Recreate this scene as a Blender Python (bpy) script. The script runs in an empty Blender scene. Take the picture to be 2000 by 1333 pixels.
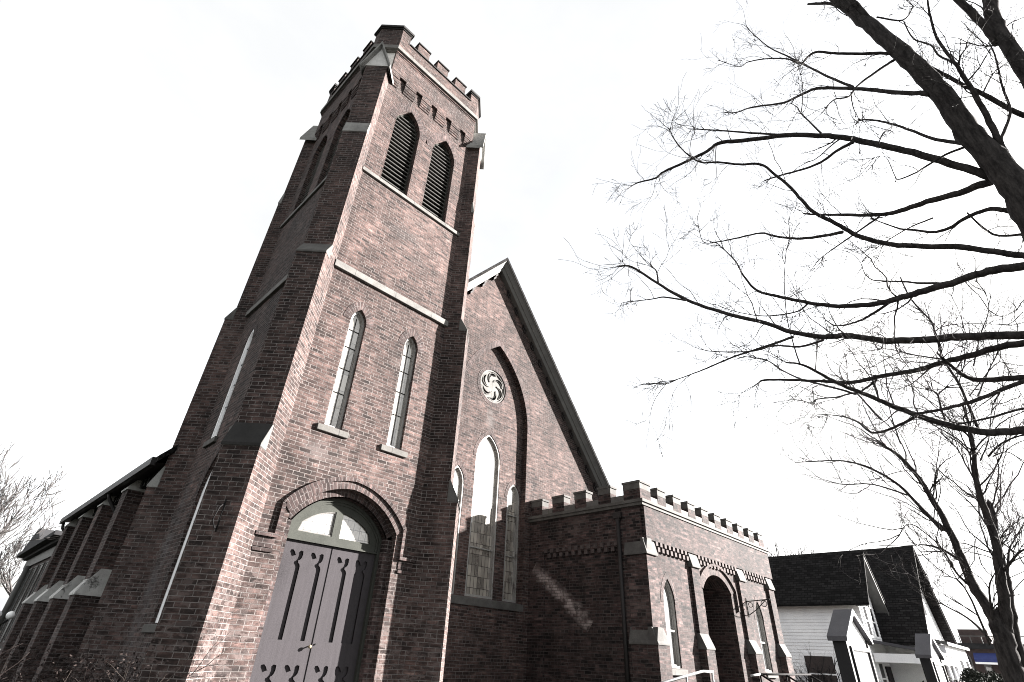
import bpy, bmesh, math, random
from mathutils import Vector, Matrix
from mathutils.geometry import tessellate_polygon
rnd = random.Random(11)
S = bpy.context.scene
COL = S.collection
ZC = 1.7                       # eye height; heights below are measured from the eye
GZ = -1.7                      # ground
R2 = math.sqrt(.5)

# ------------------------------------------------------------------ camera
CR = Vector((0.692278, -0.720265, 0.044371)); CU = Vector((-0.404746, -0.336643, 0.850207)); CF = Vector((0.597438, 0.606539, 0.524575))
FPX = 996.85
cd = bpy.data.cameras.new('camera'); cam = bpy.data.objects.new('camera', cd); COL.objects.link(cam)
cd.lens = FPX / 2000 * 36; cd.sensor_width = 36; cd.clip_start = .05; cd.clip_end = 3000
M = Matrix((CR, CU, -CF)).transposed().to_4x4(); M.translation = (0, 0, ZC); cam.matrix_world = M
S.camera = cam
def ray(x, y): return CR * ((x - 1000) / FPX) + CU * ((666.5 - y) / FPX) + CF

# ------------------------------------------------------------------ materials
def nt(name):
    m = bpy.data.materials.new(name); m.use_nodes = True; t = m.node_tree; t.nodes.clear()
    o = t.nodes.new('ShaderNodeOutputMaterial'); b = t.nodes.new('ShaderNodeBsdfPrincipled')
    t.links.new(b.outputs[0], o.inputs[0]); return m, t, b
class N:
    def __init__(s, t): s.t = t
    def n(s, k, **kw):
        x = s.t.nodes.new(k)
        for a, v in kw.items(): setattr(x, a, v)
        return x
    def l(s, a, b): s.t.links.new(a, b)
    def noise(s, vec, scale, detail=6, rough=.6, st=None):
        x = s.n('ShaderNodeTexNoise'); x.inputs['Scale'].default_value = scale; x.inputs['Detail'].default_value = detail; x.inputs['Roughness'].default_value = rough
        if st:
            mp = s.n('ShaderNodeMapping'); mp.inputs['Scale'].default_value = st; s.l(vec, mp.inputs[0]); vec = mp.outputs[0]
        s.l(vec, x.inputs['Vector']); return x.outputs['Fac']
    def ramp(s, fac, stops, interp='LINEAR'):
        x = s.n('ShaderNodeValToRGB'); x.color_ramp.interpolation = interp; e = x.color_ramp.elements
        while len(e) < len(stops): e.new(.5)
        for i, (p, c) in enumerate(stops):
            e[i].position = p; e[i].color = (c, c, c, 1) if isinstance(c, (int, float)) else (*c, 1)
        s.l(fac, x.inputs[0]); return x.outputs[0]
    def mix(s, a, b, fac, mode='MIX'):
        x = s.n('ShaderNodeMix', data_type='RGBA', blend_type=mode)
        for v, i in ((a, 6), (b, 7)):
            if isinstance(v, tuple): x.inputs[i].default_value = (*v, 1)
            else: s.l(v, x.inputs[i])
        if isinstance(fac, (int, float)): x.inputs[0].default_value = fac
        else: s.l(fac, x.inputs[0])
        return x.outputs[2]
    def math(s, op, a, b=0):
        x = s.n('ShaderNodeMath', operation=op)
        for v, i in ((a, 0), (b, 1)):
            if isinstance(v, (int, float)): x.inputs[i].default_value = v
            else: s.l(v, x.inputs[i])
        return x.outputs[0]
    def bump(s, b, h, st=.5, dist=.01):
        x = s.n('ShaderNodeBump'); x.inputs['Strength'].default_value = st; x.inputs['Distance'].default_value = dist
        s.l(h, x.inputs['Height']); s.l(x.outputs[0], b.inputs['Normal'])

def brick_mat(name, stops, mortar, blobs=(), low=0, stain=(.6, 1.3), lit_streak=None, mixv=.55):
    KB = .385
    m, t, b = nt(name); q = N(t)
    uv = q.n('ShaderNodeTexCoord'); geo = q.n('ShaderNodeNewGeometry'); pos = geo.outputs['Position']
    # courses are laid by hand: a slow wobble of a few millimetres
    wob = q.n('ShaderNodeTexNoise'); wob.inputs['Scale'].default_value = 1.3; q.l(pos, wob.inputs['Vector'])
    vm = q.n('ShaderNodeVectorMath', operation='SCALE'); q.l(wob.outputs['Color'], vm.inputs[0]); vm.inputs['Scale'].default_value = .02
    va = q.n('ShaderNodeVectorMath', operation='ADD'); q.l(uv.outputs['UV'], va.inputs[0]); q.l(vm.outputs[0], va.inputs[1])
    bt = q.n('ShaderNodeTexBrick'); q.l(va.outputs[0], bt.inputs['Vector'])
    bt.inputs['Color1'].default_value = (0, 0, 0, 1); bt.inputs['Color2'].default_value = (1, 1, 1, 1); bt.inputs['Mortar'].default_value = (.5, .5, .5, 1)
    bt.inputs['Scale'].default_value = 1; bt.inputs['Mortar Size'].default_value = .0070; bt.inputs['Mortar Smooth'].default_value = .25
    bt.inputs['Brick Width'].default_value = .228; bt.inputs['Row Height'].default_value = .0774; bt.offset = .5; bt.squash = .55; bt.squash_frequency = 5
    blot = q.noise(pos, 1.1, 7, .65)
    clus = q.noise(pos, 1.9, 7, .7)
    pick = q.math('ADD', q.math('MULTIPLY', bt.outputs['Color'], mixv), q.math('SUBTRACT', q.math('MULTIPLY', clus, 1.9 * (1 - mixv)), .45 * (1 - mixv)))
    col = q.ramp(pick, [(p, tuple(v * KB for v in c)) for p, c in stops]); mortar = tuple(v * KB for v in mortar)
    col = q.mix(col, q.ramp(blot, [(.36, stain[0]), (.62, stain[1])]), 1, 'MULTIPLY')
    big = q.noise(pos, .3, 5, .6)
    col = q.mix(col, q.ramp(big, [(.36, .55), (.5, .95), (.64, 1.25)]), 1, 'MULTIPLY')
    fine = q.noise(pos, 38, 5, .7)
    col = q.mix(col, q.ramp(fine, [(.3, .66), (.7, 1.3)]), 1, 'MULTIPLY')
    speck = q.noise(va.outputs[0], 1, 1.5, .6, (3.3, 12.92, 1))            # worn and burnt single bricks
    col = q.mix(col, q.ramp(speck, [(.32, .36), (.44, .84), (.55, 1.1), (.68, 1.9)]), 1, 'MULTIPLY')
    run = q.noise(pos, 1, 6, .65, (2.6, 2.6, .22))                        # rain streaks
    col = q.mix(col, q.ramp(run, [(.36, .62), (.54, 1.06)]), 1, 'MULTIPLY')
    eff = q.math('MULTIPLY', q.ramp(q.noise(pos, .75, 7, .7), [(.55, 0), (.68, .55)]), q.ramp(bt.outputs['Color'], [(.3, .15), (.75, 1)]))
    col = q.mix(col, (.21 * KB, .165 * KB, .152 * KB), eff)               # salts bloomed out of the brick
    # weathered, limey skin near the ground
    sep = q.n('ShaderNodeSeparateXYZ'); q.l(pos, sep.inputs[0])
    if low:
        peel = q.noise(pos, 5.5, 8, .62, (1, 1, 1.9))
        k = q.math('MULTIPLY', q.ramp(peel, [(.5, 0), (.56, 1)]), q.ramp(q.math('ADD', sep.outputs[2], q.math('MULTIPLY', blot, 2.2)), [(0, 1), (1, 1)]))
        zz = q.n('ShaderNodeMapRange'); zz.inputs[1].default_value = 4.6; zz.inputs[2].default_value = 1.2; q.l(sep.outputs[2], zz.inputs[0])
        k = q.math('MULTIPLY', k, zz.outputs[0])
        col = q.mix(col, (.20 * KB, .155 * KB, .145 * KB), q.math('MULTIPLY', k, low))
        dk = q.ramp(q.noise(pos, 4.1, 8, .68, (1, 1, 2.3)), [(.52, 0), (.58, 1)])
        col = q.mix(col, (.05 * KB, .04 * KB, .039 * KB), q.math('MULTIPLY', q.math('MULTIPLY', dk, zz.outputs[0]), low * .75))
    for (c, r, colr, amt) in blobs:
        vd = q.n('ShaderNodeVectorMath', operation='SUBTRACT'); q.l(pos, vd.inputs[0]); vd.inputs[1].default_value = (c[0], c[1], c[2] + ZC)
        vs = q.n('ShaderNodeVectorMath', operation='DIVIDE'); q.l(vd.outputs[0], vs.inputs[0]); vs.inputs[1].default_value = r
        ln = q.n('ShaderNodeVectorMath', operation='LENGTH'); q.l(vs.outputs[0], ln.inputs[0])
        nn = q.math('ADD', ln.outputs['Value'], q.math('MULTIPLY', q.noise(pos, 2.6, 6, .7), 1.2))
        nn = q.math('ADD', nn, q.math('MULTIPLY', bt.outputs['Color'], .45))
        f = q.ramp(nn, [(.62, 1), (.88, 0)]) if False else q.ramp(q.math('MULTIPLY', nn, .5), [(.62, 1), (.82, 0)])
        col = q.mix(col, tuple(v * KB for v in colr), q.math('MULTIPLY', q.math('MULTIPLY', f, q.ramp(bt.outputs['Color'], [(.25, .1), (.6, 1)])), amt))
    if lit_streak:                  # reflected light on the shaded wall, painted as a diagonal of paler bricks
        (p0, d, ln_, w, sc) = lit_streak
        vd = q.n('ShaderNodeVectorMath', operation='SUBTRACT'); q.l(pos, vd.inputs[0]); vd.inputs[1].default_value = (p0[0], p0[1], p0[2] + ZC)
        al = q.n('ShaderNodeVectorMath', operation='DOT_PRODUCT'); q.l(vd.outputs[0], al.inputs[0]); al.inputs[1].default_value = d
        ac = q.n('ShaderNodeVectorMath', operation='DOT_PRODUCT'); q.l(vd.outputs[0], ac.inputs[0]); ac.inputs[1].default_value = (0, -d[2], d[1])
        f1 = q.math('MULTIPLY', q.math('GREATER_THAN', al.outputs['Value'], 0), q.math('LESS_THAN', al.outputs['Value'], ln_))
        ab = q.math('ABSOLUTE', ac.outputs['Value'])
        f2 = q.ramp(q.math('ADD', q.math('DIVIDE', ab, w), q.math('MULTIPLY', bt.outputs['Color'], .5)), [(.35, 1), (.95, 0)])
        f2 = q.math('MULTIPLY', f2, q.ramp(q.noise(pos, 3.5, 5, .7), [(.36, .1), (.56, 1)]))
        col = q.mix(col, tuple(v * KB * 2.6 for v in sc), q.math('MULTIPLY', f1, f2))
    mc = q.mix(mortar, tuple(v * .5 for v in mortar), q.ramp(q.noise(pos, 2.6, 7, .75), [(.40, 0), (.58, 1)]))
    col = q.mix(col, mc, q.math('MULTIPLY', bt.outputs['Fac'], .9))
    q.l(col, b.inputs['Base Color']); b.inputs['Roughness'].default_value = .92; b.inputs['Specular IOR Level'].default_value = .2
    h = q.math('ADD', q.math('MULTIPLY', q.math('SUBTRACT', 1, bt.outputs['Fac']), .8), q.math('MULTIPLY', fine, .5))
    h = q.math('ADD', h, q.math('MULTIPLY', bt.outputs['Color'], .25))
    q.bump(b, h, .9, .012)
    return m

def plain(name, c1, c2, scale=4, rough=.8, st=None, grain=40, bump=.3, spec=.3, lo=.38, hi=.62, dirt=None, tiles=None):
    m, t, b = nt(name); q = N(t); geo = q.n('ShaderNodeNewGeometry'); pos = geo.outputs['Position']
    f = q.noise(pos, scale, 8, .65, st)
    col = q.mix(c1, c2, q.ramp(f, [(lo, 0), (hi, 1)]))
    g = q.noise(pos, grain, 5, .7)
    col = q.mix(col, q.ramp(g, [(.3, .8), (.7, 1.18)]), 1, 'MULTIPLY')
    if tiles:                   # block joints or shingle courses: width, height, joint, darkening, tone spread
        uv = q.n('ShaderNodeTexCoord'); bt = q.n('ShaderNodeTexBrick'); q.l(uv.outputs['UV'], bt.inputs['Vector']); bt.inputs['Scale'].default_value = 1; bt.inputs['Mortar Smooth'].default_value = .1
        bt.inputs['Brick Width'].default_value, bt.inputs['Row Height'].default_value, bt.inputs['Mortar Size'].default_value = tiles[:3]
        bt.inputs['Color1'].default_value = (1 - tiles[4],) * 3 + (1,); bt.inputs['Color2'].default_value = (1 + tiles[4],) * 3 + (1,); bt.inputs['Mortar'].default_value = (tiles[3],) * 3 + (1,)
        col = q.mix(col, bt.outputs['Color'], 1, 'MULTIPLY')
    if dirt:
        d = q.noise(pos, dirt[1], 8, .7, dirt[2]); col = q.mix(col, dirt[0], q.ramp(d, [(dirt[3], 0), (dirt[3] + .06, 1)]))
    q.l(col, b.inputs['Base Color']); b.inputs['Roughness'].default_value = rough; b.inputs['Specular IOR Level'].default_value = spec
    q.bump(b, g, bump, .006); return m

RB = [(0, (.024, .018, .0165)), (.2, (.050, .034, .031)), (.40, (.100, .065, .058)), (.7, (.130, .084, .075)), (.88, (.162, .113, .101)), (1, (.29, .235, .215))]
DK = [(0, (.026, .021, .021)), (.25, (.052, .037, .036)), (.55, (.085, .058, .056)), (.85, (.108, .078, .075)), (1, (.20, .165, .158))]
M_brick = brick_mat('tower_brick', RB, (.36, .325, .31), low=.95,
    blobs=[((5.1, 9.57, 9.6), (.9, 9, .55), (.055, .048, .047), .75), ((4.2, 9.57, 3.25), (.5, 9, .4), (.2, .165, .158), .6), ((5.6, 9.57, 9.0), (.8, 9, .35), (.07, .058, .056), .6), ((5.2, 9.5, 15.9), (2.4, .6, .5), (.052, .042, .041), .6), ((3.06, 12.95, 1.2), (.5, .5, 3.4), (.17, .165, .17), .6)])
M_gbrick = brick_mat('gable_brick', RB, (.30, .27, .26), blobs=[((10.9, 11.8, 6.75), (.35, 9, .75), (.17, .155, .15), .6)])
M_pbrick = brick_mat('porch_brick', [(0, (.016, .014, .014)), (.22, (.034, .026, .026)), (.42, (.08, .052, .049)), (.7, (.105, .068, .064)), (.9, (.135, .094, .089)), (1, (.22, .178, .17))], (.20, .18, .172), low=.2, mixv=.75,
    lit_streak=((12.83, 11.5, 2.35), (0, -.80, -.60), 2.6, .30, (.26, .22, .21)))
M_dent = plain('pale_corbel_brick', (.062, .05, .048), (.04, .031, .030), 6, .92)
M_vous = brick_mat('arch_brick', [(0, (.05, .036, .035)), (.4, (.1, .068, .064)), (1, (.14, .1, .095))], (.30, .27, .26), mixv=.7)
M_stone = plain('sandstone', (0.07875, 0.0763, 0.07105), (0.05775, 0.0553, 0.05145), 3, .9, dirt=((.07, .067, .063), 2.2, (1, 1, .35), .6), tiles=(1.3, 60, .006, .3, .1))
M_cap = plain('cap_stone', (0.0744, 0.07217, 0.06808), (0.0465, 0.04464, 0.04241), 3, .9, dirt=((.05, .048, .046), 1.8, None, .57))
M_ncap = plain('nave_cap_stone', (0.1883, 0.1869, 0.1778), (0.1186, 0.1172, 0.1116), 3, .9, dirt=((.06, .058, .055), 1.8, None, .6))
M_lime = plain('pale_limestone', (.5, .495, .48), (.38, .375, .36), 3, .9, dirt=((.12, .118, .112), 1.6, (1, 1, .4), .6))
M_navecap = plain('nave_cap_limestone', (.44, .44, .425), (.3, .298, .285), 2.5, .9, dirt=((.08, .078, .075), 1.8, None, .58))
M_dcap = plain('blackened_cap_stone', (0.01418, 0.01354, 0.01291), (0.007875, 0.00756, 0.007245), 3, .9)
M_pale = plain('pale_coping_stone', (0.1089, 0.1058, 0.09979), (0.0756, 0.07351, 0.06955), 4, .9, tiles=(1.15, 60, .006, .3, .1))
M_slate = plain('dark_shingle', (0.009405, 0.009405, 0.009405), (0.01673, 0.01568, 0.01568), 6, .9, (1, 1, 6), 30, .6, spec=.05, tiles=(.30, .13, .016, .35, .45))
M_white = plain('peeling_white_paint', (0.225, 0.2205, 0.2115), (0.171, 0.1665, 0.1575), 6, .6, dirt=((.06, .055, .05), 7, (1, 1, .3), .585))
M_trim = plain('white_roof_trim', (0.08232, 0.08232, 0.0784), (0.06664, 0.06664, 0.0637), 3, .6, bump=.1)
M_door = plain('mauve_grey_door_paint', (.0325, .0298, .0322), (.0285, .0262, .0282), 3.5, .85, (6, 6, .35), 60, .3, spec=.08)
M_green = plain('grey_green_paint', (0.03313, 0.03482, 0.03043), (0.02705, 0.02874, 0.02502), 4, .8, bump=.2, spec=.1)
M_iron = plain('black_iron', (.006, .006, .0065), (.010, .0095, .0095), 8, .9, bump=.1, spec=.1)
M_pipe = plain('dark_downpipe', (0.008, 0.007, 0.007), (0.012, 0.01, 0.01), 3, .6)
M_brass = plain('worn_brass', (0.168, 0.132, 0.084), (0.12, 0.096, 0.06), 9, .35, spec=.6)
M_louv = plain('weathered_louvre_wood', (0.108, 0.1062, 0.1008), (0.072, 0.0702, 0.0666), 5, .8, (1, 1, 8))
M_dark = plain('dark_interior', (.006, .006, .006), (.009, .009, .009), 2, 1)
M_bark = plain('bark', (.011, .010, .0098), (.034, .031, .030), 22, .95, (1, 1, .22), 30, 1, spec=.1)
M_twig = plain('twig_bark', (0.008, 0.007, 0.00775), (0.012, 0.0105, 0.011), 6, .95)
M_tan = plain('dry_vine_stem', (.035, .026, .021), (.02, .0145, .0125), 8, .9)
M_rust = plain('rust_leaf', (0.0126, 0.00765, 0.00675), (0.018, 0.0117, 0.0099), 6, .9)
M_hwhite = plain('white_clapboard_paint', (.8, .8, .8), (.72, .72, .73), 1.2, .6, bump=.1)
M_sgrey = plain('slate_grey_board_roof', (0.054, 0.0531, 0.0594), (0.0648, 0.0639, 0.0702), 3, .7)
M_sdark = plain('charcoal_sign_paint', (0.006, 0.006, 0.007), (0.008, 0.008, 0.009), 3, .7)
M_alu = plain('aluminium_rail', (0.2352, 0.2352, 0.2352), (0.168, 0.168, 0.168), 5, .35, spec=.7)
M_fbrick = plain('far_brick', (0.051, 0.0372, 0.0348), (0.036, 0.027, 0.0258), 3, .95)
M_fdark = plain('far_dark_band', (0.012, 0.012, 0.0132), (0.018, 0.018, 0.0192), 2, .9)
M_blue = plain('blue_awning_cloth', (0.028, 0.04, 0.136), (0.024, 0.0336, 0.112), 3, .8)
M_grass = plain('lawn', (0.0105, 0.0126, 0.006), (0.015, 0.0156, 0.009), 1.5, 1, None, 25, .6)
M_walk = plain('concrete_walk', (0.156, 0.153, 0.147), (0.12, 0.117, 0.1128), 1.5, .95)
M_road = plain('asphalt', (0.03, 0.03, 0.0312), (0.024, 0.024, 0.0246), 2, .9)
M_hedge = plain('dark_evergreen', (0.007, 0.0091, 0.0056), (0.014, 0.0168, 0.0105), 6, .95)
M_globe, _t, _b = nt('white_glass_globe'); _b.inputs['Base Color'].default_value = (.85, .85, .84, 1); _b.inputs['Roughness'].default_value = .3

def glass_mat(name, tiles=None, refl=.35, dark=(.012, .013, .014), size=(.14, .3), tint=((.05, .045, .04), (.3, .28, .25))):
    m, t, b = nt(name); q = N(t); uv = q.n('ShaderNodeTexCoord')
    if tiles:
        bt = q.n('ShaderNodeTexBrick'); q.l(uv.outputs['UV'], bt.inputs['Vector']); bt.offset = 0
        bt.inputs['Color1'].default_value = (0, 0, 0, 1); bt.inputs['Color2'].default_value = (1, 1, 1, 1); bt.inputs['Mortar'].default_value = (0, 0, 0, 1)
        bt.inputs['Scale'].default_value = 1; bt.inputs['Mortar Size'].default_value = .0070; bt.inputs['Mortar Smooth'].default_value = .1
        bt.inputs['Brick Width'].default_value = size[0]; bt.inputs['Row Height'].default_value = size[1]
        geo = q.n('ShaderNodeNewGeometry'); nz = q.noise(geo.outputs['Position'], 4, 5, .7)
        c = q.mix(tint[0], tint[1], q.math('MULTIPLY', q.math('ADD', bt.outputs['Color'], nz), .5))
        c = q.mix(c, (.01, .01, .01), bt.outputs['Fac']); q.l(c, b.inputs['Base Color'])
        q.bump(b, q.math('ADD', nz, q.math('MULTIPLY', bt.outputs['Color'], .5)), .12, .01)
    else: b.inputs['Base Color'].default_value = (*dark, 1)
    b.inputs['Roughness'].default_value = .35 if tiles else .25
    if refl < .1: b.inputs['Specular IOR Level'].default_value = .1
    g = q.n('ShaderNodeBsdfGlossy'); g.inputs['Roughness'].default_value = .04; g.inputs['Color'].default_value = (.95, .95, .95, 1)
    if not tiles:
        geo = q.n('ShaderNodeNewGeometry'); bm_ = q.n('ShaderNodeBump'); bm_.inputs['Strength'].default_value = .08; bm_.inputs['Distance'].default_value = .02
        q.l(q.noise(geo.outputs['Position'], 2.2, 3, .5), bm_.inputs['Height']); q.l(bm_.outputs[0], g.inputs['Normal'])
    ms = q.n('ShaderNodeMixShader'); ms.inputs[0].default_value = refl
    q.l(b.outputs[0], ms.inputs[1]); q.l(g.outputs[0], ms.inputs[2])
    out = [n for n in t.nodes if n.type == 'OUTPUT_MATERIAL'][0]; q.l(ms.outputs[0], out.inputs[0]); return m
M_lead = glass_mat('leaded_glass', True, .10, size=(.13, .40), tint=((.04, .039, .034), (.42, .405, .365)))
M_stain = glass_mat('storm_glazed_stained_glass', True, .42, size=(.13, .30), tint=((.04, .036, .032), (.56, .52, .45)))
M_trans = glass_mat('transom_leaded_glass', True, .12, size=(.15, .17), tint=((.13, .122, .11), (.36, .34, .31)))
M_glass = glass_mat('window_glass', None, .5)
M_hglass = glass_mat('house_window_glass', None, .03)

# ------------------------------------------------------------------ mesh builder
class MB:
    def __init__(s): s.v = []; s.f = []; s.uv = {}; s.sm = set()
    def pt(s, p): s.v.append((p[0], p[1], p[2] + ZC)); return len(s.v) - 1
    def face(s, pts, uv=None):
        i = tuple(s.pt(p) for p in pts); s.f.append(i)
        if uv: s.uv[len(s.f) - 1] = uv
    def hull(s, a, b):          # loop a to loop b, capped
        n = len(a)
        for k in range(n): s.face([a[k], a[(k + 1) % n], b[(k + 1) % n], b[k]])
        s.poly(a); s.poly(b[::-1])
    def poly(s, pts, holes=()):
        loops = [[Vector(p) for p in l] for l in (pts, *holes)]
        flat = [p for l in loops for p in l]
        if len(flat) <= 4 and not holes: s.face(flat); return
        for tri in tessellate_polygon(loops): s.face([flat[i] for i in tri])
    def ext(s, pts, vec):
        v = Vector(vec); a = [Vector(p) for p in pts]; s.hull(a, [p + v for p in a])
    def box(s, x0, x1, y0, y1, z0, z1):
        s.ext([(x0, y0, z0), (x1, y0, z0), (x1, y1, z0), (x0, y1, z0)], (0, 0, z1 - z0))
    def tube(s, pts, rad, n=7, rough=0):
        pts = [Vector(p) for p in pts]; N_ = len(pts); prev = None; rings = []
        for i, p in enumerate(pts):
            d = (pts[min(i + 1, N_ - 1)] - pts[max(i - 1, 0)])
            if d.length < 1e-7: d = Vector((0, 0, 1))
            d.normalize()
            if prev is None:
                a = d.cross(Vector((0, 0, 1)));
                if a.length < .05: a = d.cross(Vector((1, 0, 0)))
            else: a = prev - d * prev.dot(d)
            a.normalize(); b = d.cross(a); prev = a
            r = rad[i] if isinstance(rad, (list, tuple)) else rad
            rings.append([s.pt(p + (a * math.cos(2 * math.pi * k / n) + b * math.sin(2 * math.pi * k / n)) * r * (1 + rough * (rnd.random() - .5))) for k in range(n)])
        for i in range(N_ - 1):
            for k in range(n):
                s.f.append((rings[i][k], rings[i][(k + 1) % n], rings[i + 1][(k + 1) % n], rings[i + 1][k])); s.sm.add(len(s.f) - 1)
        s.f.append(tuple(rings[0][::-1])); s.f.append(tuple(rings[-1]))
    def build(s, name, mat, parent=None, bevel=0, merge=False):
        me = bpy.data.meshes.new(name); me.from_pydata(s.v, [], s.f); me.validate()
        if bevel or merge:
            bm = bmesh.new(); bm.from_mesh(me); bmesh.ops.remove_doubles(bm, verts=bm.verts, dist=.0004)
            bmesh.ops.recalc_face_normals(bm, faces=bm.faces)
            if bevel:
                es = [e for e in bm.edges if len(e.link_faces) == 2 and e.calc_face_angle(0) > .5]
                bmesh.ops.bevel(bm, geom=es, offset=bevel, segments=1, affect='EDGES', clamp_overlap=True)
            bm.to_mesh(me); bm.free(); s.uv = {}; s.sm = set()
        lay = me.uv_layers.new(name='UVMap'); vs = me.vertices
        for pi, p in enumerate(me.polygons):
            cu = s.uv.get(pi)
            n = p.normal
            if abs(n.z) > .8: tx, ty = Vector((1, 0, 0)), Vector((0, 1, 0))
            else: tx = Vector((-n.y, n.x, 0)).normalized(); ty = Vector((0, 0, 1))
            for k, li in enumerate(p.loop_indices):
                if cu: lay.data[li].uv = cu[k]
                else:
                    c = vs[me.loops[li].vertex_index].co; lay.data[li].uv = (c.dot(tx), c.dot(ty) if abs(n.z) > .8 else c.z)
            if pi in s.sm: p.use_smooth = True
        me.materials.append(mat); o = bpy.data.objects.new(name, me); COL.objects.link(o)
        if parent: o.parent = parent; o.matrix_parent_inverse = parent_inv(parent)
        return o
def parent_inv(p):
    m = Matrix.Identity(4); q = p
    chain = []
    while q: chain.append(q); q = q.parent
    for q in reversed(chain): m = m @ q.matrix_parent_inverse @ q.matrix_basis
    return m.inverted()
def tag(o, label, cat, group=None, kind=None):
    o['label'] = label
    if cat: o['category'] = cat
    if group: o['group'] = group
    if kind: o['kind'] = kind
    return o
def thing(name, label, cat, loc, group=None):
    o = bpy.data.objects.new(name, None); COL.objects.link(o); o.location = (loc[0], loc[1], loc[2] + ZC); o.empty_display_size = .3
    return tag(o, label, cat, group)

class Fr:                       # a wall frame: u along the wall, z up, d outwards
    def __init__(s, o, u, n): s.o = Vector((o[0], o[1], 0)); s.u = Vector((u[0], u[1], 0)).normalized(); s.n = Vector((n[0], n[1], 0)).normalized()
    def p(s, u, z, d=0): q = s.o + s.u * u + s.n * d; return Vector((q.x, q.y, z))
    def loop(s, pts, d=0): return [s.p(u, z, d) for u, z in pts]
    def box(s, mb, u0, u1, z0, z1, d0, d1): mb.ext(s.loop([(u0, z0), (u1, z0), (u1, z1), (u0, z1)], d0), s.n * (d1 - d0))
def arcpts(p, q, sag, n=8):     # circular arc p->q, bulging to the left of the chord by sag
    p = Vector(p); q = Vector(q); c = q - p; L = c.length; nr = Vector((-c.y, c.x)) / L
    if abs(sag) < 1e-4: return [p + c * i / n for i in range(n + 1)]
    r = (L * L / 4 + sag * sag) / (2 * sag); ce = (p + q) / 2 + nr * (sag - r); out = []
    a0 = math.atan2(p.y - ce.y, p.x - ce.x); a1 = math.atan2(q.y - ce.y, q.x - ce.x); da = (a1 - a0 + math.pi) % (2 * math.pi) - math.pi
    return [ce + Vector((math.cos(a0 + da * i / n), math.sin(a0 + da * i / n))) * abs(r) for i in range(n + 1)]
def arch_top(cx, hw, zs, za, n=8, sag=None):
    h = za - zs
    if sag is None:             # centres on the springing line
        r = (hw * hw + h * h) / (2 * hw); L = math.hypot(hw, h); sag = r - math.sqrt(max(r * r - L * L / 4, 0))
    a = arcpts((cx - hw, zs), (cx, za), sag, n); b = [Vector((2 * cx - p.x, p.y)) for p in a[::-1]]
    return a + b[1:]
def arch_loop(cx, hw, z0, zs, za, n=8, sag=None):
    return [Vector((cx - hw, z0))] + arch_top(cx, hw, zs, za, n, sag) + [Vector((cx + hw, z0))]
def wall(mb, fr, outer, holes, d=0, rev=None):
    mb.poly(fr.loop(outer, d), [fr.loop(h, d) for h in holes])
    for i, h in enumerate(holes):
        r = rev[i] if isinstance(rev, (list, tuple)) else rev
        if not r: continue
        a, b = fr.loop(h, d), fr.loop(h, d - r); s = 0
        for k in range(len(a)):
            k2 = (k + 1) % len(a); mb.face([a[k], a[k2], b[k2], b[k]])
def strip(mb, fr, inner, outer, d0, d1, radial=True, closed=False):     # band between two parallel lines, with thickness d0..d1
    n = len(inner); v = 0
    for k in range(n if closed else n - 1):
        k2 = (k + 1) % n
        i0, i1, o0, o1 = inner[k], inner[k2], outer[k], outer[k2]
        L = ((Vector(i1) - Vector(i0)).length + (Vector(o1) - Vector(o0)).length) / 2; w = (Vector(o0) - Vector(i0)).length
        uvq = [(0.004, v), (0.004, v + L), (w * .99, v + L), (w * .99, v)] if radial else None
        mb.face([fr.p(*i0, d1), fr.p(*i1, d1), fr.p(*o1, d1), fr.p(*o0, d1)], uvq)
        mb.face([fr.p(*i0, d1), fr.p(*i1, d1), fr.p(*i1, d0), fr.p(*i0, d0)], [(0, v), (0, v + L), (d1 - d0, v + L), (d1 - d0, v)])
        mb.face([fr.p(*o0, d1), fr.p(*o1, d1), fr.p(*o1, d0), fr.p(*o0, d0)], [(0, v), (0, v + L), (d1 - d0, v + L), (d1 - d0, v)])
        v += L
    if not closed:
        for k in (0, n - 1): mb.face([fr.p(*inner[k], d0), fr.p(*inner[k], d1), fr.p(*outer[k], d1), fr.p(*outer[k], d0)])
def inset(fr_loop, t):          # shrink an opening loop (arched) towards its inside by t
    n = len(fr_loop); out = []
    for k in range(n):
        p, a, b = fr_loop[k], fr_loop[k - 1], fr_loop[(k + 1) % n]
        d1 = (p - a).normalized(); d2 = (b - p).normalized(); n1 = Vector((d1.y, -d1.x)); n2 = Vector((d2.y, -d2.x)); m = n1 + n2
        if m.length < 1e-5: m = n1
        m.normalize(); out.append(p + m * (t / max(.35, m.dot(n1))))
    return out

# ------------------------------------------------------------------ the church
church = thing('church', 'red brick gothic church with a battlemented corner tower, steep gable and low battlemented porch', 'church', (8.5, 11.7, GZ))
def part(mb, name, mat, parent=None, **k): return mb.build(name, mat, parent or church, **k)

TX0, TX1, TY0, TY1 = 3.06, 7.32, 9.57, 13.83
FF = Fr((0, TY0), (1, 0), (0, -1)); FL = Fr((TX0, TY0), (0, 1), (-1, 0)); FB = Fr((0, TY1), (1, 0), (0, 1)); FRt = Fr((TX1, TY0), (0, 1), (1, 0))
A = .44
def lanc(cx): return arch_loop(cx, .20, 3.82, 6.38, 6.75, 7)
def louv(cx): return arch_loop(cx, .44, 10.98, 13.55, 14.36, 9)
DC = 5.17
door_out = arch_loop(DC, 1.17, GZ, 2.03, 2.71, 10, .16)
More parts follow.
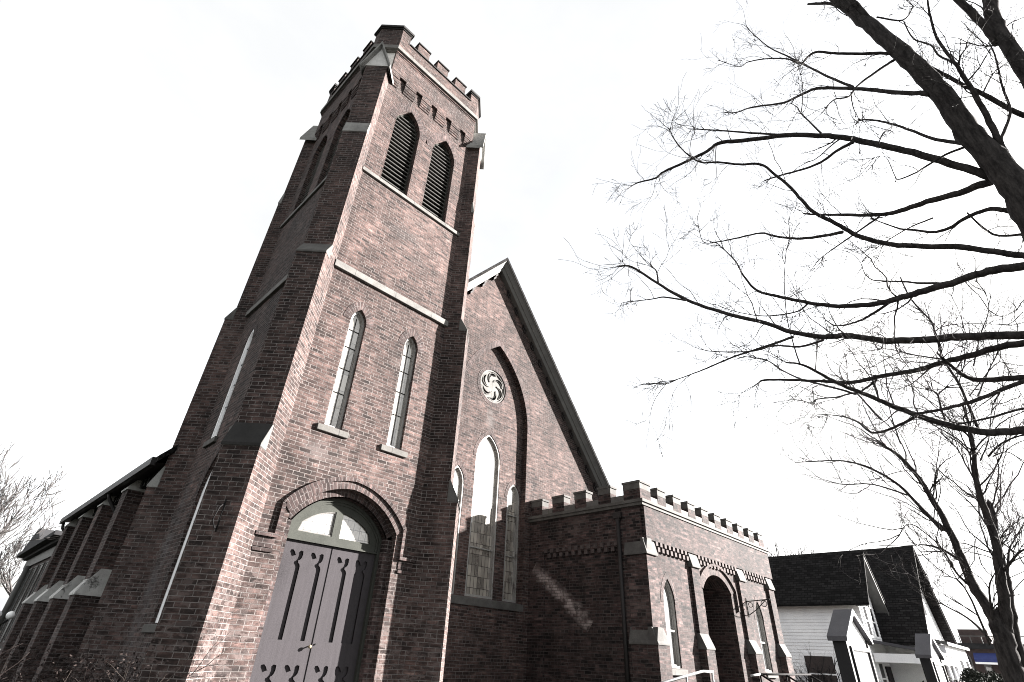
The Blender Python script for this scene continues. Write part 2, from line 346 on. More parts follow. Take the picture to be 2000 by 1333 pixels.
# --- tower front and sides
mb = MB()
wall(mb, FF, [(TX0 + A, GZ), (TX1 - A, GZ), (TX1 - A, 16.5), (TX0 + A, 16.5)], [door_out[:-1] + [door_out[-1]], lanc(4.42), lanc(5.92), louv(4.49), louv(5.90)], 0, [.16, .16, .16, .26, .26])
part(mb, 'tower_wall', M_brick)
mb = MB(); low_o = arch_loop(1.93, .56, .22, 2.45, 3.4, 8)
wall(mb, FL, [(A, GZ), (4.26 - A, GZ), (4.26 - A, 16.5), (A, 16.5)], [low_o, lanc(1.36), lanc(2.86), louv(1.43), louv(2.84)], 0, [.12, .085, .085, .26, .26])
part(mb, 'tower_wall', M_brick)
for f, u0, u1 in ((FB, TX0 + A, TX1 - A), (FRt, A, 4.26 - A)):
    mb = MB(); mb.poly(f.loop([(u0, GZ), (u1, GZ), (u1, 16.5), (u0, 16.5)])); part(mb, 'tower_wall', M_brick)
mb = MB(); mb.face([(TX0, TY0 + .3, 16.45), (TX1, TY0 + .3, 16.45), (TX1, TY1 - .3, 16.45), (TX0, TY1 - .3, 16.45)]); part(mb, 'tower_roof', M_slate)
mb = MB(); mb.box(TX0 + .6, TX1 - .6, TY0 + .62, TY1 - .6, 10.3, 16.2); part(mb, 'belfry_interior', M_dark)

# --- windows of the tower
def window(fr, loop, depth, fw, pane_mat, frame_mat=M_white, name='lancet_window', inner=None, bars=(), fd=.07, bar_mat=None):
    e = MB(); ins = inset(loop, fw)
    strip(e, fr, ins, loop, -depth, -depth + fd, False, True)
    if inner:
        i2 = inset(loop, fw + inner); strip(e, fr, i2, ins, -depth, -depth + fd * .45, False, True); ins = i2
    us = [p.x for p in ins]
    if bars and bar_mat is None:
        for z, h in bars: fr.box(e, min(us) - .01, max(us) + .01, z, z + h, -depth, -depth + fd * .7)
    o = part(e, name, frame_mat)
    if bars and bar_mat:
        for z, h in bars: k = MB(); fr.box(k, min(us) - .01, max(us) + .01, z, z + h, -depth, -depth + .03); k.build('glazing_bar', bar_mat, o)
    g = MB(); g.poly(fr.loop(ins, -depth + .012)); g.build('pane', pane_mat, o)
    return o
def sill(fr, cx, hw, z, h=.155, d=.06, mat=M_stone, owner=None):
    e = MB(); fr_pts = [(-.12, z - h), (d, z - h), (d, z - .03), (-.12, z)]
    e.ext([fr.p(cx - hw, zz, dd) for dd, zz in fr_pts], fr.u * 2 * hw); return part(e, 'sill', mat, owner, bevel=.008)
def ring(fr, cx, hw, z0, zs, za, w, d1=.008, n=8, sag=None, name='arch_surround', mat=None):
    ti = arch_top(cx, hw, zs, za, n, sag); to = arch_top(cx, hw + w, zs, za + w * 1.2, n, sag)
    e = MB(); strip(e, fr, ti, to, -.02, d1); return part(e, name, mat or M_vous)
for fr, us in ((FF, (4.42, 5.92)), (FL, (1.36, 2.86))):
    for cx in us:
        sh = fr is FL
        o = window(fr, lanc(cx), .08 if sh else .15, .05, M_glass if sh else M_lead, M_hwhite if sh else M_white, inner=.018, bars=[(4.62, .012), (5.2, .012), (5.75, .012), (6.2, .012)], bar_mat=M_iron)
        m_ = MB(); fr.box(m_, cx - .006, cx + .006, 3.84, 6.55, -.08 if sh else -.15, -.06 if sh else -.12); m_.build('mullion', M_iron, o)
        sill(fr, cx, .35, 3.82, owner=o); ring(fr, cx, .20, 3.82, 6.38, 6.75, .19)
o = window(FL, low_o, .12, .13, M_glass, M_hwhite, inner=.02, fd=.05); sill(FL, 1.98, .66, .22, owner=o); ring(FL, 1.93, .56, 0, 2.45, 3.4, .2)
for fr, us in ((FF, (4.49, 5.90)), (FL, (1.43, 2.84))):
    for cx in us:
        lp = louv(cx); e = MB(); ins = inset(lp, .045); strip(e, fr, ins, lp, -.26, -.16, False, True)
        o = part(e, 'louvre_window', M_green)
        e = MB(); z = 11.02
        while z < 14.15:
            h = .395 if z < 13.5 else max(.0, .395 * math.sqrt(max(0, 1 - ((z - 13.45) / .86) ** 1.55)))
            if h > .05:
                prof = [(-.135, z), (-.12, z + .018), (-.30, z + .165), (-.315, z + .147)]
                e.ext([fr.p(cx - h, zz, dd) for dd, zz in prof], fr.u * 2 * h)
            z += .158
        e.build('slats', M_louv, o)
        ring(fr, cx, .44, 0, 13.55, 14.36, .215, .008, 9); ring(fr, cx, .66, 0, 13.55, 14.62, .07, .004, 9)
# --- string courses
for z0, z1, pr in ((10.80, 10.97, .06), (7.50, 7.72, .075)):
    for fr, L in ((FF, (TX0 + A, TX1 - A)), (FL, (A, 4.26 - A)), (FRt, (A, 4.26 - A)), (FB, (TX0 + A, TX1 - A))):
        e = MB(); e.ext([fr.p(L[0] - .01, zz, dd) for dd, zz in ((-.05, z0), (pr, z0), (pr, z1 - .05), (-.05, z1))], fr.u * (L[1] - L[0] + .02)); part(e, 'string_course', M_pale, bevel=.006)
# --- frieze with hanging brick tabs
for fr, c0 in ((FF, 5.19), (FL, 2.13), (FRt, 2.13), (FB, 5.19)):
    e = MB(); fr.box(e, c0 - 1.71, c0 + 1.71, 15.36, 16.42, -.02, .085)
    for k, (zz, pj) in enumerate(((16.34, .115), (16.26, .1))): fr.box(e, c0 - 1.715, c0 + 1.715, zz, zz + .045, .05, pj)
    gaps = [-1.38, -.74, -.12, .5, 1.13]; ed = [-1.71] + sum([[g, g + .235] for g in gaps], []) + [1.71]
    for k in range(0, len(ed), 2):
        for j, pj in enumerate((.085, .085, .066, .066, .047, .028)):
            z1 = 15.36 - j * .088; fr.box(e, c0 + ed[k], c0 + ed[k + 1], z1 - .074, z1, -.02, pj)
            fr.box(e, c0 + ed[k], c0 + ed[k + 1], z1 - .088, z1 - .074, -.02, pj - .014)
    part(e, 'corbel_frieze', M_brick)
# --- diagonal corner buttresses
HW = .33
def buttress(c, n):
    n = Vector((n[0], n[1], 0)).normalized(); t = Vector((-n.y, n.x, 0)); C = Vector((c[0], c[1], 0))
    def P(nn, tt, z): q = C + n * nn + t * tt; return Vector((q.x, q.y, z))
    e = MB()
    for z0, z1, p in ((GZ, 2.86, .47), (2.86, 7.4, .27), (7.4, 11.85, .08), (11.85, 15.05, .03)):
        e.ext([P(-.4, -HW, z0), P(p, -HW, z0), P(p, HW, z0), P(-.4, HW, z0)], (0, 0, z1 - z0))
    e.f and None
    o = part(e, 'corner_buttress', M_brick)
    for z0, z1, p1, p2 in ((2.86, 3.34, .47, .27), (7.4, 7.8, .27, .08), (11.85, 12.3, .08, .03)):
        k = MB(); w = HW + .012
        prof = [(p2 - .035, z0 - .003), (p1 + .018, z0 - .003), (p1 + .018, z0 + .05), (p2 + .004, z1), (p2 - .035, z1)]
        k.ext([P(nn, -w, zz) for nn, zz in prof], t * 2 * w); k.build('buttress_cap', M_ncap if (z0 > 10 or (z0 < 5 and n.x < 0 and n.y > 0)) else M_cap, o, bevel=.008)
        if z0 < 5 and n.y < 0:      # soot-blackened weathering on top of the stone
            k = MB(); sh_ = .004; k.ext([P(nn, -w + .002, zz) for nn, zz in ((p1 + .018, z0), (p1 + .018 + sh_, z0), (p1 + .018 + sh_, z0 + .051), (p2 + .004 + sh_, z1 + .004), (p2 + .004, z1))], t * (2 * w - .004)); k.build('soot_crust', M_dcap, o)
    k = MB(); k.ext([P(-.9, -.4, 15.03), P(-.31, -.4, 15.03), P(-.31, .4, 15.03), P(-.9, .4, 15.03)], (0, 0, 1.42)); k.build('corner_panel', M_lime, o)
    k = MB(); k.ext([P(.045, tt, zz) for tt, zz in ((-.345, 15.05), (.345, 15.05), (.345, 15.25), (0, 16.02), (-.345, 15.25))], -n * .5); gb = k.build('gablet', M_lime, o)
    k = MB()
    for sg in (-1, 1):
        for off, d1, th in ((0, .16, .09), (.09, .11, .06), (.15, .075, .05)):
            a0, a1 = Vector((sg * (.455 - off * .45), 14.95 + off * .5)), Vector((0, 16.22 - off * 1.25))
            dn = Vector((0, -th * 1.5))
            k.ext([P(d1, *a0), P(d1, *a1), P(d1, *(a1 + dn)), P(d1, *(a0 + dn))], -n * (d1 + .42))
    k.build('gablet_moulding', M_ncap, gb)
    return o
buttress((TX0, TY0), (-1, -1)); buttress((TX1, TY0), (1, -1)); buttress((TX0, TY1), (-1, 1)); buttress((TX1, TY1), (1, 1))
# --- parapet of the tower: chamfered octagon
PX0, PX1, PY0, PY1, CH = 2.96, 7.42, 9.47, 13.93, .52
def octo(o, ch=CH): 
    x0, x1, y0, y1 = PX0 - o, PX1 + o, PY0 - o, PY1 + o; c = ch + o * .59
    return [(x0 + c, y0), (x1 - c, y0), (x1, y0 + c), (x1, y1 - c), (x1 - c, y1), (x0 + c, y1), (x0, y1 - c), (x0, y0 + c)]
def octring(mb, o0, o1, z0, z1):
    a, b = octo(o0), octo(o1)
    for k in range(8):
        k2 = (k + 1) % 8; q = [b[k], b[k2], a[k2], a[k]]
        mb.ext([(x, y, z0) for x, y in q], (0, 0, z1 - z0))
e = MB(); octring(e, -.3, .0, 16.4, 16.43); octring(e, -.3, .075, 16.43, 16.6); part(e, 'string_course', M_pale, bevel=.006)
e = MB(); octring(e, -.3, -.01, 16.6, 17.2); part(e, 'parapet', M_brick)
for fr_, u0s in ((Fr((PX0, PY0), (1, 0), (0, -1)), 0), (Fr((PX0, PY0), (0, 1), (-1, 0)), 0), (Fr((PX1, PY0), (0, 1), (1, 0)), 0), (Fr((PX0, PY1), (1, 0), (0, 1)), 0)):
    e = MB(); fr_.box(e, .87, 3.6, 17.2, 17.245, -.32, .03); part(e, 'crenel_coping', M_dcap)
    for u in (1.18, 2.01, 2.84):
        e = MB(); fr_.box(e, u, u + .47, 17.2, 17.70, -.3, -.01); o = part(e, 'merlon', M_brick)
        e = MB(); fr_.box(e, u - .03, u + .50, 17.70, 17.76, -.33, .03); e.build('coping', M_dcap, o, bevel=.01)
for sx, sy in ((0, 0), (1, 0), (0, 1), (1, 1)):
    def Q(u, v): return (PX1 - u if sx else PX0 + u, PY1 - v if sy else PY0 + v)
    def pier(o): return [Q(.52 - o * .6, -o), Q(.87 + o, -o), Q(.87 + o, .3 + o), Q(.66, .3 + o), Q(.3 + o, .66), Q(.3 + o, .87 + o), Q(-o, .87 + o), Q(-o, .52 - o * .6)]
    e = MB(); e.ext([(x, y, 17.2) for x, y in pier(-.01)], (0, 0, .47)); o = part(e, 'corner_pier', M_brick)
    e = MB(); e.ext([(x, y, 17.67) for x, y in pier(.02)], (0, 0, .05)); e.ext([(x, y, 17.72) for x, y in pier(.055)], (0, 0, .1)); e.build('coping', M_dcap, o)

# --- entrance: brick orders, hood mould, transom, double door
mb = MB(); oi = arch_loop(DC, 1.03, GZ, 1.95, 2.56, 10, .15)
strip(mb, FF, oi[1:-1], [p for p in door_out[1:-1]], -.30, -.16)
for sg in (-1, 1): FF.box(mb, DC + sg * 1.03, DC + sg * 1.20, GZ, 1.95, -.42, -.16)
strip(mb, FF, arch_top(DC, 1.03, 1.95, 2.56, 10, .15), arch_top(DC, 1.05, 1.97, 2.58, 10, .15), -.42, -.16)
part(mb, 'arch_order', M_vous)
e = MB(); strip(e, FF, arch_top(DC, 1.17, 2.03, 2.71, 10, .16), arch_top(DC, 1.29, 2.15, 2.86, 10, .165), -.03, .018); part(e, 'arch_surround', M_vous)
e = MB(); strip(e, FF, arch_top(DC, 1.29, 2.15, 2.86, 10, .165), arch_top(DC, 1.355, 2.20, 2.94, 10, .17), -.02, .065)
for sg in (-1, 1):
    a, b = sorted((DC + sg * 1.29, DC + sg * 1.36)); FF.box(e, a, b, 1.62, 2.18, -.02, .065)
    a, b = sorted((DC + sg * 1.29, DC + sg * 1.68)); FF.box(e, a, b, 1.57, 1.635, -.02, .07)
    a, b = sorted((DC + sg * 1.31, DC + sg * 1.66)); FF.box(e, a, b, 1.40, 1.565, -.02, .02); FF.box(e, a, b, 1.33, 1.385, -.02, .035)
part(e, 'hood_mould', M_vous)
FD = Fr((0, TY0 + .40), (1, 0), (0, -1))
fo = arch_loop(DC, 1.04, 1.66, 1.95, 2.57, 10, .15); e = MB()
fi = arch_loop(DC, .97, 1.68, 1.93, 2.49, 10, .15); strip(e, FD, fi, fo, 0, .10, False, True)
f2 = arch_loop(DC, .93, 1.70, 1.92, 2.44, 10, .15)
# transom board with two pointed-quarter lights
lightL = [Vector((DC - .79, 1.83)), Vector((DC - .74, 2.0))] + arcpts((DC - .70, 2.04), (DC - .08, 2.30), .05, 8)[0:] + [Vector((DC - .08, 1.83))]
lightR = [Vector((2 * DC - p.x, p.y)) for p in lightL]
wall(e, FD, f2, [lightL, lightR], .05, .05); strip(e, FD, f2, fi, 0, .07, False, True)
for sg in (-1, 1): a, b = sorted((DC + sg * .97, DC + sg * 1.04)); FD.box(e, a, b, GZ, 1.66, 0, .10)
tr = part(e, 'transom_window', M_green)
for lp in (lightL, lightR):
    g = MB(); g.poly(FD.loop(lp, .012)); g.build('pane', M_trans, tr)
    k = MB(); lp2 = inset(lp, .022); strip(k, FD, lp2, lp, .0, .035, False, True); k.build('glazing_bead', M_pale, tr)
def trefoil_panel(cx, z0, z1, hw):
    h = [(hw * .92, z0), (hw * .92, z1 - .27), (hw * .8, z1 - .235), (hw * .52, z1 - .205), (hw * .50, z1 - .175), (hw * .72, z1 - .16), (hw * .92, z1 - .125), (hw * 1.0, z1 - .07), (hw * .96, z1 - .01), (hw * .6, z1), (hw * .3, z1 - .035), (hw * .12, z1 - .075), (0, z1 - .09)]
    return [Vector((cx + x, z)) for x, z in h] + [Vector((cx - x, z)) for x, z in h[-2::-1]]
for sg in (-1, 1):
    x0, x1 = sorted((DC + sg * .003, DC + sg * .968)); e = MB()
    cs = (DC + sg * .275, DC + sg * .69)
    hs = []
    for c in cs: hs += [trefoil_panel(c, .06, 1.50, .13), trefoil_panel(c, -1.45, -.30, .135)]
    wall(e, FD, [(x0, -1.62), (x1, -1.62), (x1, 1.655), (x0, 1.655)], hs, .034, .04)
    for h_ in hs: strip(e, FD, inset(h_, .014), h_, -.002, .016, False, True)
    e.face(FD.loop([(x0, -1.62), (x1, -1.62), (x1, 1.655), (x0, 1.655)], -.004))
    xs = DC + sg * .003; e.face([FD.p(xs, -1.62, .045), FD.p(xs, 1.655, .045), FD.p(xs, 1.655, -.01), FD.p(xs, -1.62, -.01)])
    dl = part(e, 'door_leaf', M_door)
    if sg < 0:
        k = MB(); k.tube([FD.p(DC - .07, -.02, .03), FD.p(DC - .07, -.02, .10)], .012, 8); k.tube([FD.p(DC - .07, -.02, .09), FD.p(DC - .07, -.02, .105), FD.p(DC - .07, -.02, .125), FD.p(DC - .07, -.02, .135)], [.018, .03, .028, .012], 10); k.build('handle', M_brass, dl)
    else:
        k = MB(); k.tube([FD.p(DC + .06, .02, .04), FD.p(DC + .06, .02, .052)], .014, 10); k.build('lock', M_dark, dl)
e = MB(); FF.box(e, DC - 1.2, DC + 1.2, GZ, -1.62, -.45, .35); part(e, 'door_step', M_stone)
# iron lamp bracket on the dark face of the near buttress
nb = Vector((-R2, -R2, 0)); tb = Vector((R2, -R2, 0)); B0 = Vector((TX0, TY0, 0)) + nb * .47 + tb * .06
def BP(o, z): q = B0 + nb * o; return (q.x, q.y, z)
e = MB(); e.tube([BP(0, 1.95), BP(0, 1.45)], .012, 6); e.tube([BP(0, 1.9), BP(.12, 1.8), BP(.2, 1.6)], .011, 6); e.tube([BP(0, 1.5), BP(.1, 1.5), BP(.2, 1.6)], .011, 6); part(e, 'iron_bracket', M_iron)

# --- nave: gable wall, recess, windows, roof
G = 11.7; XR = 10.61; SL = 1.207; WZ = 25.70
FG = Fr((0, G), (1, 0), (0, -1)); FP = Fr((0, G + .2), (1, 0), (0, -1)); AC = 10.93
xapex = XR; zap = WZ - SL * xapex
NX0, NX1 = 2.95, 18.27; NY1 = 24.9
ro = arch_loop(AC, 1.6, 1.16, 6.75, 9.62, 12)
mb = MB(); zl = zap - SL * (xapex - 6.9); zrr = zap - SL * (NX1 - xapex)
wall(mb, FG, [(6.9, GZ), (NX1, GZ), (NX1, zrr), (xapex, zap), (6.9, zl)], [ro], 0, .2); part(mb, 'gable_wall', M_gbrick)
ring(FG, AC, 1.6, 0, 6.75, 9.62, .2, .008, 12)
cl = arch_loop(10.93, .54, 1.36, 5.36, 6.24, 9); ll = arch_loop(9.71, .29, 1.36, 4.38, 4.88, 7); rl = arch_loop(12.17, .29, 1.36, 4.38, 4.88, 7)
cc = (10.92, 8.03); cr = .62; circ = [Vector((cc[0] - cr * math.cos(2 * math.pi * k / 40), cc[1] + cr * math.sin(2 * math.pi * k / 40))) for k in range(40)]
mb = MB(); wall(mb, FP, [p for p in arch_loop(AC, 1.63, 1.10, 6.75, 9.66, 12)], [cl, ll, rl, circ], 0, [.12, .12, .12, .1]); part(mb, 'gable_recess_wall', M_gbrick)
for lp, bars, c_, hw_, zs_, za_ in ((cl, [(2.66, .03)], 10.93, .54, 5.36, 6.24), (ll, [(3.85, .03), (2.62, .02)], 9.71, .29, 4.38, 4.88), (rl, [(3.85, .03), (2.62, .02)], 12.17, .29, 4.38, 4.88)):
    window(FP, lp, .12, .05, M_stain, inner=.02, bars=bars, name='lancet_window', fd=.11); ring(FP, c_, hw_, 0, zs_, za_, .13)
e = MB(); e.ext([FP.p(AC - 1.6, zz, dd) for dd, zz in ((-.05, 1.12), (.25, 1.12), (.25, 1.30), (-.05, 1.36))], (3.2, 0, 0)); part(e, 'sill', M_cap)
e = MB(); co = [Vector((cc[0] + (p.x - cc[0]) * 1.22, cc[1] + (p.y - cc[1]) * 1.22)) for p in circ]; strip(e, FP, circ, co, -.02, .008, True, True); part(e, 'arch_surround', M_vous)
# rose window: stone tracery of six swirling mouchettes
e = MB(); rim = [Vector((cc[0] + (p.x - cc[0]) * .9, cc[1] + (p.y - cc[1]) * .9)) for p in circ]; strip(e, FP, rim, circ, -.1, -.02, False, True)
holes = []
for k in range(6):              # mouchettes: tear-shaped openings swirling round a six-pointed centre
    a = math.pi / 3 * k + .2; L_, R_ = [], []
    for j in range(9):
        t_ = j / 8; rr = .50 - .30 * t_ + .10 * math.sin(t_ * math.pi); th = a + 1.25 * t_; w_ = .105 * math.sin(min(1, .12 + t_ * 1.6) * math.pi * .5) * (1 - t_) ** .75 + .006
        c_ = Vector((cc[0] + rr * math.cos(th), cc[1] + rr * math.sin(th))); n_ = Vector((math.cos(th), math.sin(th))) * .8 + Vector((-math.sin(th), math.cos(th))) * .35
        L_.append(c_ + n_ * w_ * .8); R_.append(c_ - n_ * w_)
    lp = L_ + R_[::-1]; holes.append(lp); ce_ = sum((p for p in lp), Vector((0, 0))) / len(lp)
    strip(e, FP, [ce_ + (p - ce_) * .86 for p in lp], lp, -.075, -.03, False, True)
wall(e, FP, rim, holes, -.06, .03)
o = part(e, 'rose_window', M_pale); g = MB(); g.poly(FP.loop(circ, -.092)); g.build('pane', M_dark, o)
# side wall of the nave with stepped buttresses
mb = MB(); mb.face([(NX0, 13.6, GZ), (NX0, NY1, GZ), (NX0, NY1, 4.0), (NX0, 13.6, 4.0)]); mb.face([(NX0, NY1, GZ), (NX1, NY1, GZ), (NX1, NY1, zrr), (NX0, NY1, 3.9)]); mb.face([(NX0, NY1, 3.9), (NX1, NY1, zrr), (xapex, NY1, zap)]); mb.face([(NX1, G, GZ), (NX1, NY1, GZ), (NX1, NY1, zrr), (NX1, G, zrr)]); part(mb, 'nave_wall', M_brick)
for y0 in (16.19, 18.95, 21.65, 24.17):
    e = MB(); e.box(2.40, 3.0, y0, y0 + .62, GZ, .75); e.box(2.535, 3.0, y0 + .003, y0 + .617, .75, 3.18); o = part(e, 'nave_buttress', M_brick)
    for prof in ([(2.37, .75), (2.37, .80), (2.53, 1.07), (2.515, 1.07), (2.68, 1.33), (3.0, 1.33), (3.0, .75)], [(2.50, 3.18), (2.50, 3.22), (2.66, 3.48), (2.645, 3.48), (2.92, 3.9), (3.0, 3.9), (3.0, 3.18)]):
        k = MB(); k.ext([(x, y0 - .012, z) for x, z in prof], (0, .645, 0)); k.build('buttress_cap', M_navecap, o)
# roof: two slabs, white verge trim, brackets
ZT = 13.40; D0 = G - .45
e = MB()
for sg, xe in ((-1, 2.44), (1, NX1 + .5)):
    ze = ZT - SL * abs(xe - XR); th = .16
    xm = 7.0 if sg < 0 else xe; zm = ZT - SL * abs(xm - XR)
    e.ext([(XR, D0, ZT), (xm, D0, zm), (xm, D0, zm - th), (XR, D0, ZT - th)], (0, NY1 + .35 - D0, 0))
    if sg < 0: e.ext([(xm, 13.7, zm), (xe, 13.7, ze), (xe, 13.7, ze - th), (xm, 13.7, zm - th)], (0, NY1 + .35 - 13.7, 0))
part(e, 'roof', M_slate)
for sg, xe in ((-1, 2.44), (1, NX1 + .5)):
    if sg < 0: xe = 7.0
    e = MB(); ze = ZT - SL * abs(xe - XR)
    # moulded verge: (y, drop below the roof top), undercut towards the wall
    prof = [(D0 + .02, .165), (D0 + .05, .21), (D0 + .07, .215), (D0 + .16, .36), (D0 + .17, .385), (D0 + .20, .39), (D0 + .27, .54), (G + .05, .54), (G + .05, .165)]
    e.ext([(XR, y, ZT - d) for y, d in prof], (xe - XR, 0, ze - ZT))
    part(e, 'verge_trim', M_trim, merge=True)
    n = 7 if sg < 0 else 16
    for k in range(n):
        f = .06 + .88 * k / (n - 1); x = XR + (xe - XR) * f; z = ZT - SL * abs(x - XR) - .55
        if x < 7.0: continue
        b = MB(); dx = .12 * sg; dz = -SL * .12; dp = .2 if sg < 0 else .09
        b.ext([(x, G - dp, z), (x + dx, G - dp, z + dz), (x + dx, G - dp, z + dz - .1), (x, G - dp, z - .1)], (0, dp + .03, 0))
        b.ext([(x, G - dp * .55, z - .09), (x + dx, G - dp * .55, z + dz - .09), (x + dx, G - dp * .55, z + dz - .19), (x, G - dp * .55, z - .19)], (0, dp * .55 + .03, 0)); part(b, 'verge_bracket', M_pipe)
# eaves gutter and corbels on the long side
ze = ZT - SL * (XR - 2.44)
e = MB(); e.box(2.36, 2.47, 13.9, NY1 + .35, ze - .20, ze - .02); part(e, 'gutter', M_pipe)
e = MB(); e.face([(2.44, 13.9, ze - .14), (2.44, NY1 + .35, ze - .14), (2.96, NY1 + .35, ze - .05), (2.96, 13.9, ze - .05)]); part(e, 'eaves_soffit', M_pipe)
for k in range(34):
    y = 14.0 + k * .32; e = MB(); e.box(2.72, 2.97, y, y + .13, ze - .32, ze - .12); part(e, 'eaves_corbel', M_dcap)
e = MB(); e.tube([(2.44, 25.05, ze - .1), (2.5, 25.05, ze - .35), (2.86, 25.0, ze - .7), (2.86, 25.0, GZ)], .05, 8); e.tube([(2.44, 18.2, ze - .1), (2.5, 18.2, ze - .3), (2.88, 18.2, ze - .75), (2.88, 18.2, GZ)], .05, 8); part(e, 'downpipe', M_pipe)

# --- porch
QX0, QX1, QY0, QY1 = 12.83, 21.55, 7.58, 11.7
FQ = Fr((0, QY0), (1, 0), (0, -1)); FW = Fr((QX0, 0), (0, 1), (-1, 0)); FE = Fr((QX1, 0), (0, 1), (1, 0))
aw = arch_loop(16.9, .97, GZ, 1.95, 2.42, 8, .13)
w1 = arch_loop(13.86, .30, -.08, 1.38, 1.98, 8); w2 = arch_loop(19.88, .30, -.08, 1.38, 1.98, 8)
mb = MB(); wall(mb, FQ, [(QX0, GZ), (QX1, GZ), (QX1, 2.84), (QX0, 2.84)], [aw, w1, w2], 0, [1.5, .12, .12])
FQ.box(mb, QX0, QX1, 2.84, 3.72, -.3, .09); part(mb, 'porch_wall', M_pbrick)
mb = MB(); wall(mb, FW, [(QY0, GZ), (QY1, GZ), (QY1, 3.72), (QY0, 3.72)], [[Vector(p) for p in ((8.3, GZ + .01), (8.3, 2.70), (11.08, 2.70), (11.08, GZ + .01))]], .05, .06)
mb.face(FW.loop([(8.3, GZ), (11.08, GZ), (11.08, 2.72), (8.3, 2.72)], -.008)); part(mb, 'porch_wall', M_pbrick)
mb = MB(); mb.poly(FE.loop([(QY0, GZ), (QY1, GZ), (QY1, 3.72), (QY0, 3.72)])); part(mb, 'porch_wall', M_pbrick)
mb = MB(); mb.face([(QX0, QY0, 3.7), (QX1, QY0, 3.7), (QX1, QY1, 3.7), (QX0, QY1, 3.7)]); part(mb, 'porch_roof', M_slate)
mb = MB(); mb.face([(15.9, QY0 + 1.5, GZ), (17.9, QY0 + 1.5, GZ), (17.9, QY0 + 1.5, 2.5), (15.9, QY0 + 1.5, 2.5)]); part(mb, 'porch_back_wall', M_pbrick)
mb = MB(); mb.box(16.1, 17.5, QY0 + 1.44, QY0 + 1.49, GZ, 1.1); part(mb, 'inner_door', M_door)
e = MB(); strip(e, FQ, arch_top(16.9, .97, 1.95, 2.42, 8, .13), arch_top(16.9, 1.22, 2.08, 2.68, 8, .14), -.02, .02); part(e, 'arch_surround', M_vous)
e = MB(); strip(e, FQ, arch_top(16.9, 1.22, 2.08, 2.68, 8, .14), arch_top(16.9, 1.29, 2.12, 2.76, 8, .14), -.02, .075)
FQ.box(e, 18.12, 18.19, 1.5, 2.12, -.02, .075); FQ.box(e, 15.61, 15.68, 1.5, 2.12, -.02, .075); part(e, 'hood_mould', M_vous)
for lp, c in ((w1, 13.86), (w2, 19.88)):
    o = window(FQ, lp, .12, .045, M_glass, inner=.03, bars=[(.72, .045)], fd=.09); sill(FQ, c + .03, .42, -.08, .15, .08, owner=o); ring(FQ, c, .30, 0, 1.38, 1.98, .14)
# dentilled corbel table
def corbel(fr, u0, u1):
    e = MB(); u = u0 + .02
    while u < u1 - .1:
        fr.box(e, u, u + .112, 2.735, 2.84, -.01, .09)
        if u + .23 < u1: fr.box(e, u + .116, u + .228, 2.60, 2.715, -.01, .07)
        u += .232
    return part(e, 'corbel_table', M_dent)
for a, b in ((13.28, 15.2), (15.72, 18.45), (18.97, 20.9)): corbel(FQ, a, b)
FWi = Fr((QX0 + .01, 0), (0, 1), (-1, 0)); corbel(FWi, 8.36, 11.04)
# porch piers
for x0, x1 in ((12.70, 13.25), (15.2, 15.7), (18.45, 18.97), (20.95, 21.45)):
    west = x0 < 13; e = MB(); yb = 8.12 if west else QY0 + .02; xs = x0 if not west else x0 + .04
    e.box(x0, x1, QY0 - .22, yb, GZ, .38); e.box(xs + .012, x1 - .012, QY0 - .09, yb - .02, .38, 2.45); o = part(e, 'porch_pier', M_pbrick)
    for z0, z1, p1, p2 in ((.38, .76, .24, .09), (2.45, 2.86, .14, .045)):
        k = MB(); k.ext([(x0 - .015, QY0 - p, z) for p, z in ((-.02, z0), (p1, z0), (p1, z0 + .04), (p2, z1), (-.02, z1))], (x1 - x0 + .03, 0, 0))
        if west:
            sgn = 0; px1 = .03; k.ext([(x0 - dx + (0 if z0 < 1 else .03), QY0 - p1 + .02, z) for dx, z in ((-.3, z0), (.03, z0), (.03, z0 + .04), (-.07, z1), (-.3, z1))], (0, .56 + p1, 0))
        k.build('pier_cap', M_cap, o, bevel=.006)
# string course and battlements
e = MB(); 
for z0, z1, p in ((3.72, 3.80, .07), (3.80, 3.88, .11)):
    e.box(QX0 - p - .05, QX1 + p, QY0 - p - .05, QY0 + .25, z0, z1); e.box(QX0 - p - .05, QX0 + .25, QY0 + .25, QY1 - .01, z0, z1); e.box(QX1 - .25, QX1 + p, QY0 + .25, QY1 - .01, z0, z1)
part(e, 'string_course', M_stone)
e = MB(); e.box(QX0 - .02, QX1 + .02, QY0 - .02, QY0 + .26, 3.88, 4.08); e.box(QX0 - .02, QX0 + .26, QY0 + .26, QY1 - .01, 3.88, 4.08); e.box(QX1 - .26, QX1 + .02, QY0 + .26, QY1 - .01, 3.88, 4.08); part(e, 'parapet', M_pale)
def merlon(x0, x1, y0, y1):
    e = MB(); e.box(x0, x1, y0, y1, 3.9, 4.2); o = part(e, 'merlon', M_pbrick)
    k = MB(); k.box(x0 - .004, x1 + .004, y0 - .004, y1 + .004, 4.2, 4.37); k.box(x0 - .02, x1 + .02, y0 - .03, y1 + .03, 4.37, 4.43); k.build('coping', M_cap, o)
merlon(QX0 - .03, 13.36, QY0 - .03, 8.10)
for k in range(8): merlon(13.76 + .92 * k, 14.22 + .92 * k, QY0 - .03, QY0 + .27)
merlon(21.10, QX1 + .03, QY0 - .03, QY0 + .45)
for y0, y1 in ((8.54, 8.98), (9.43, 9.87), (10.29, 10.76), (11.19, 11.66)): merlon(QX0 - .03, QX0 + .27, y0, y1); merlon(QX1 - .27, QX1 + .03, y0, y1)
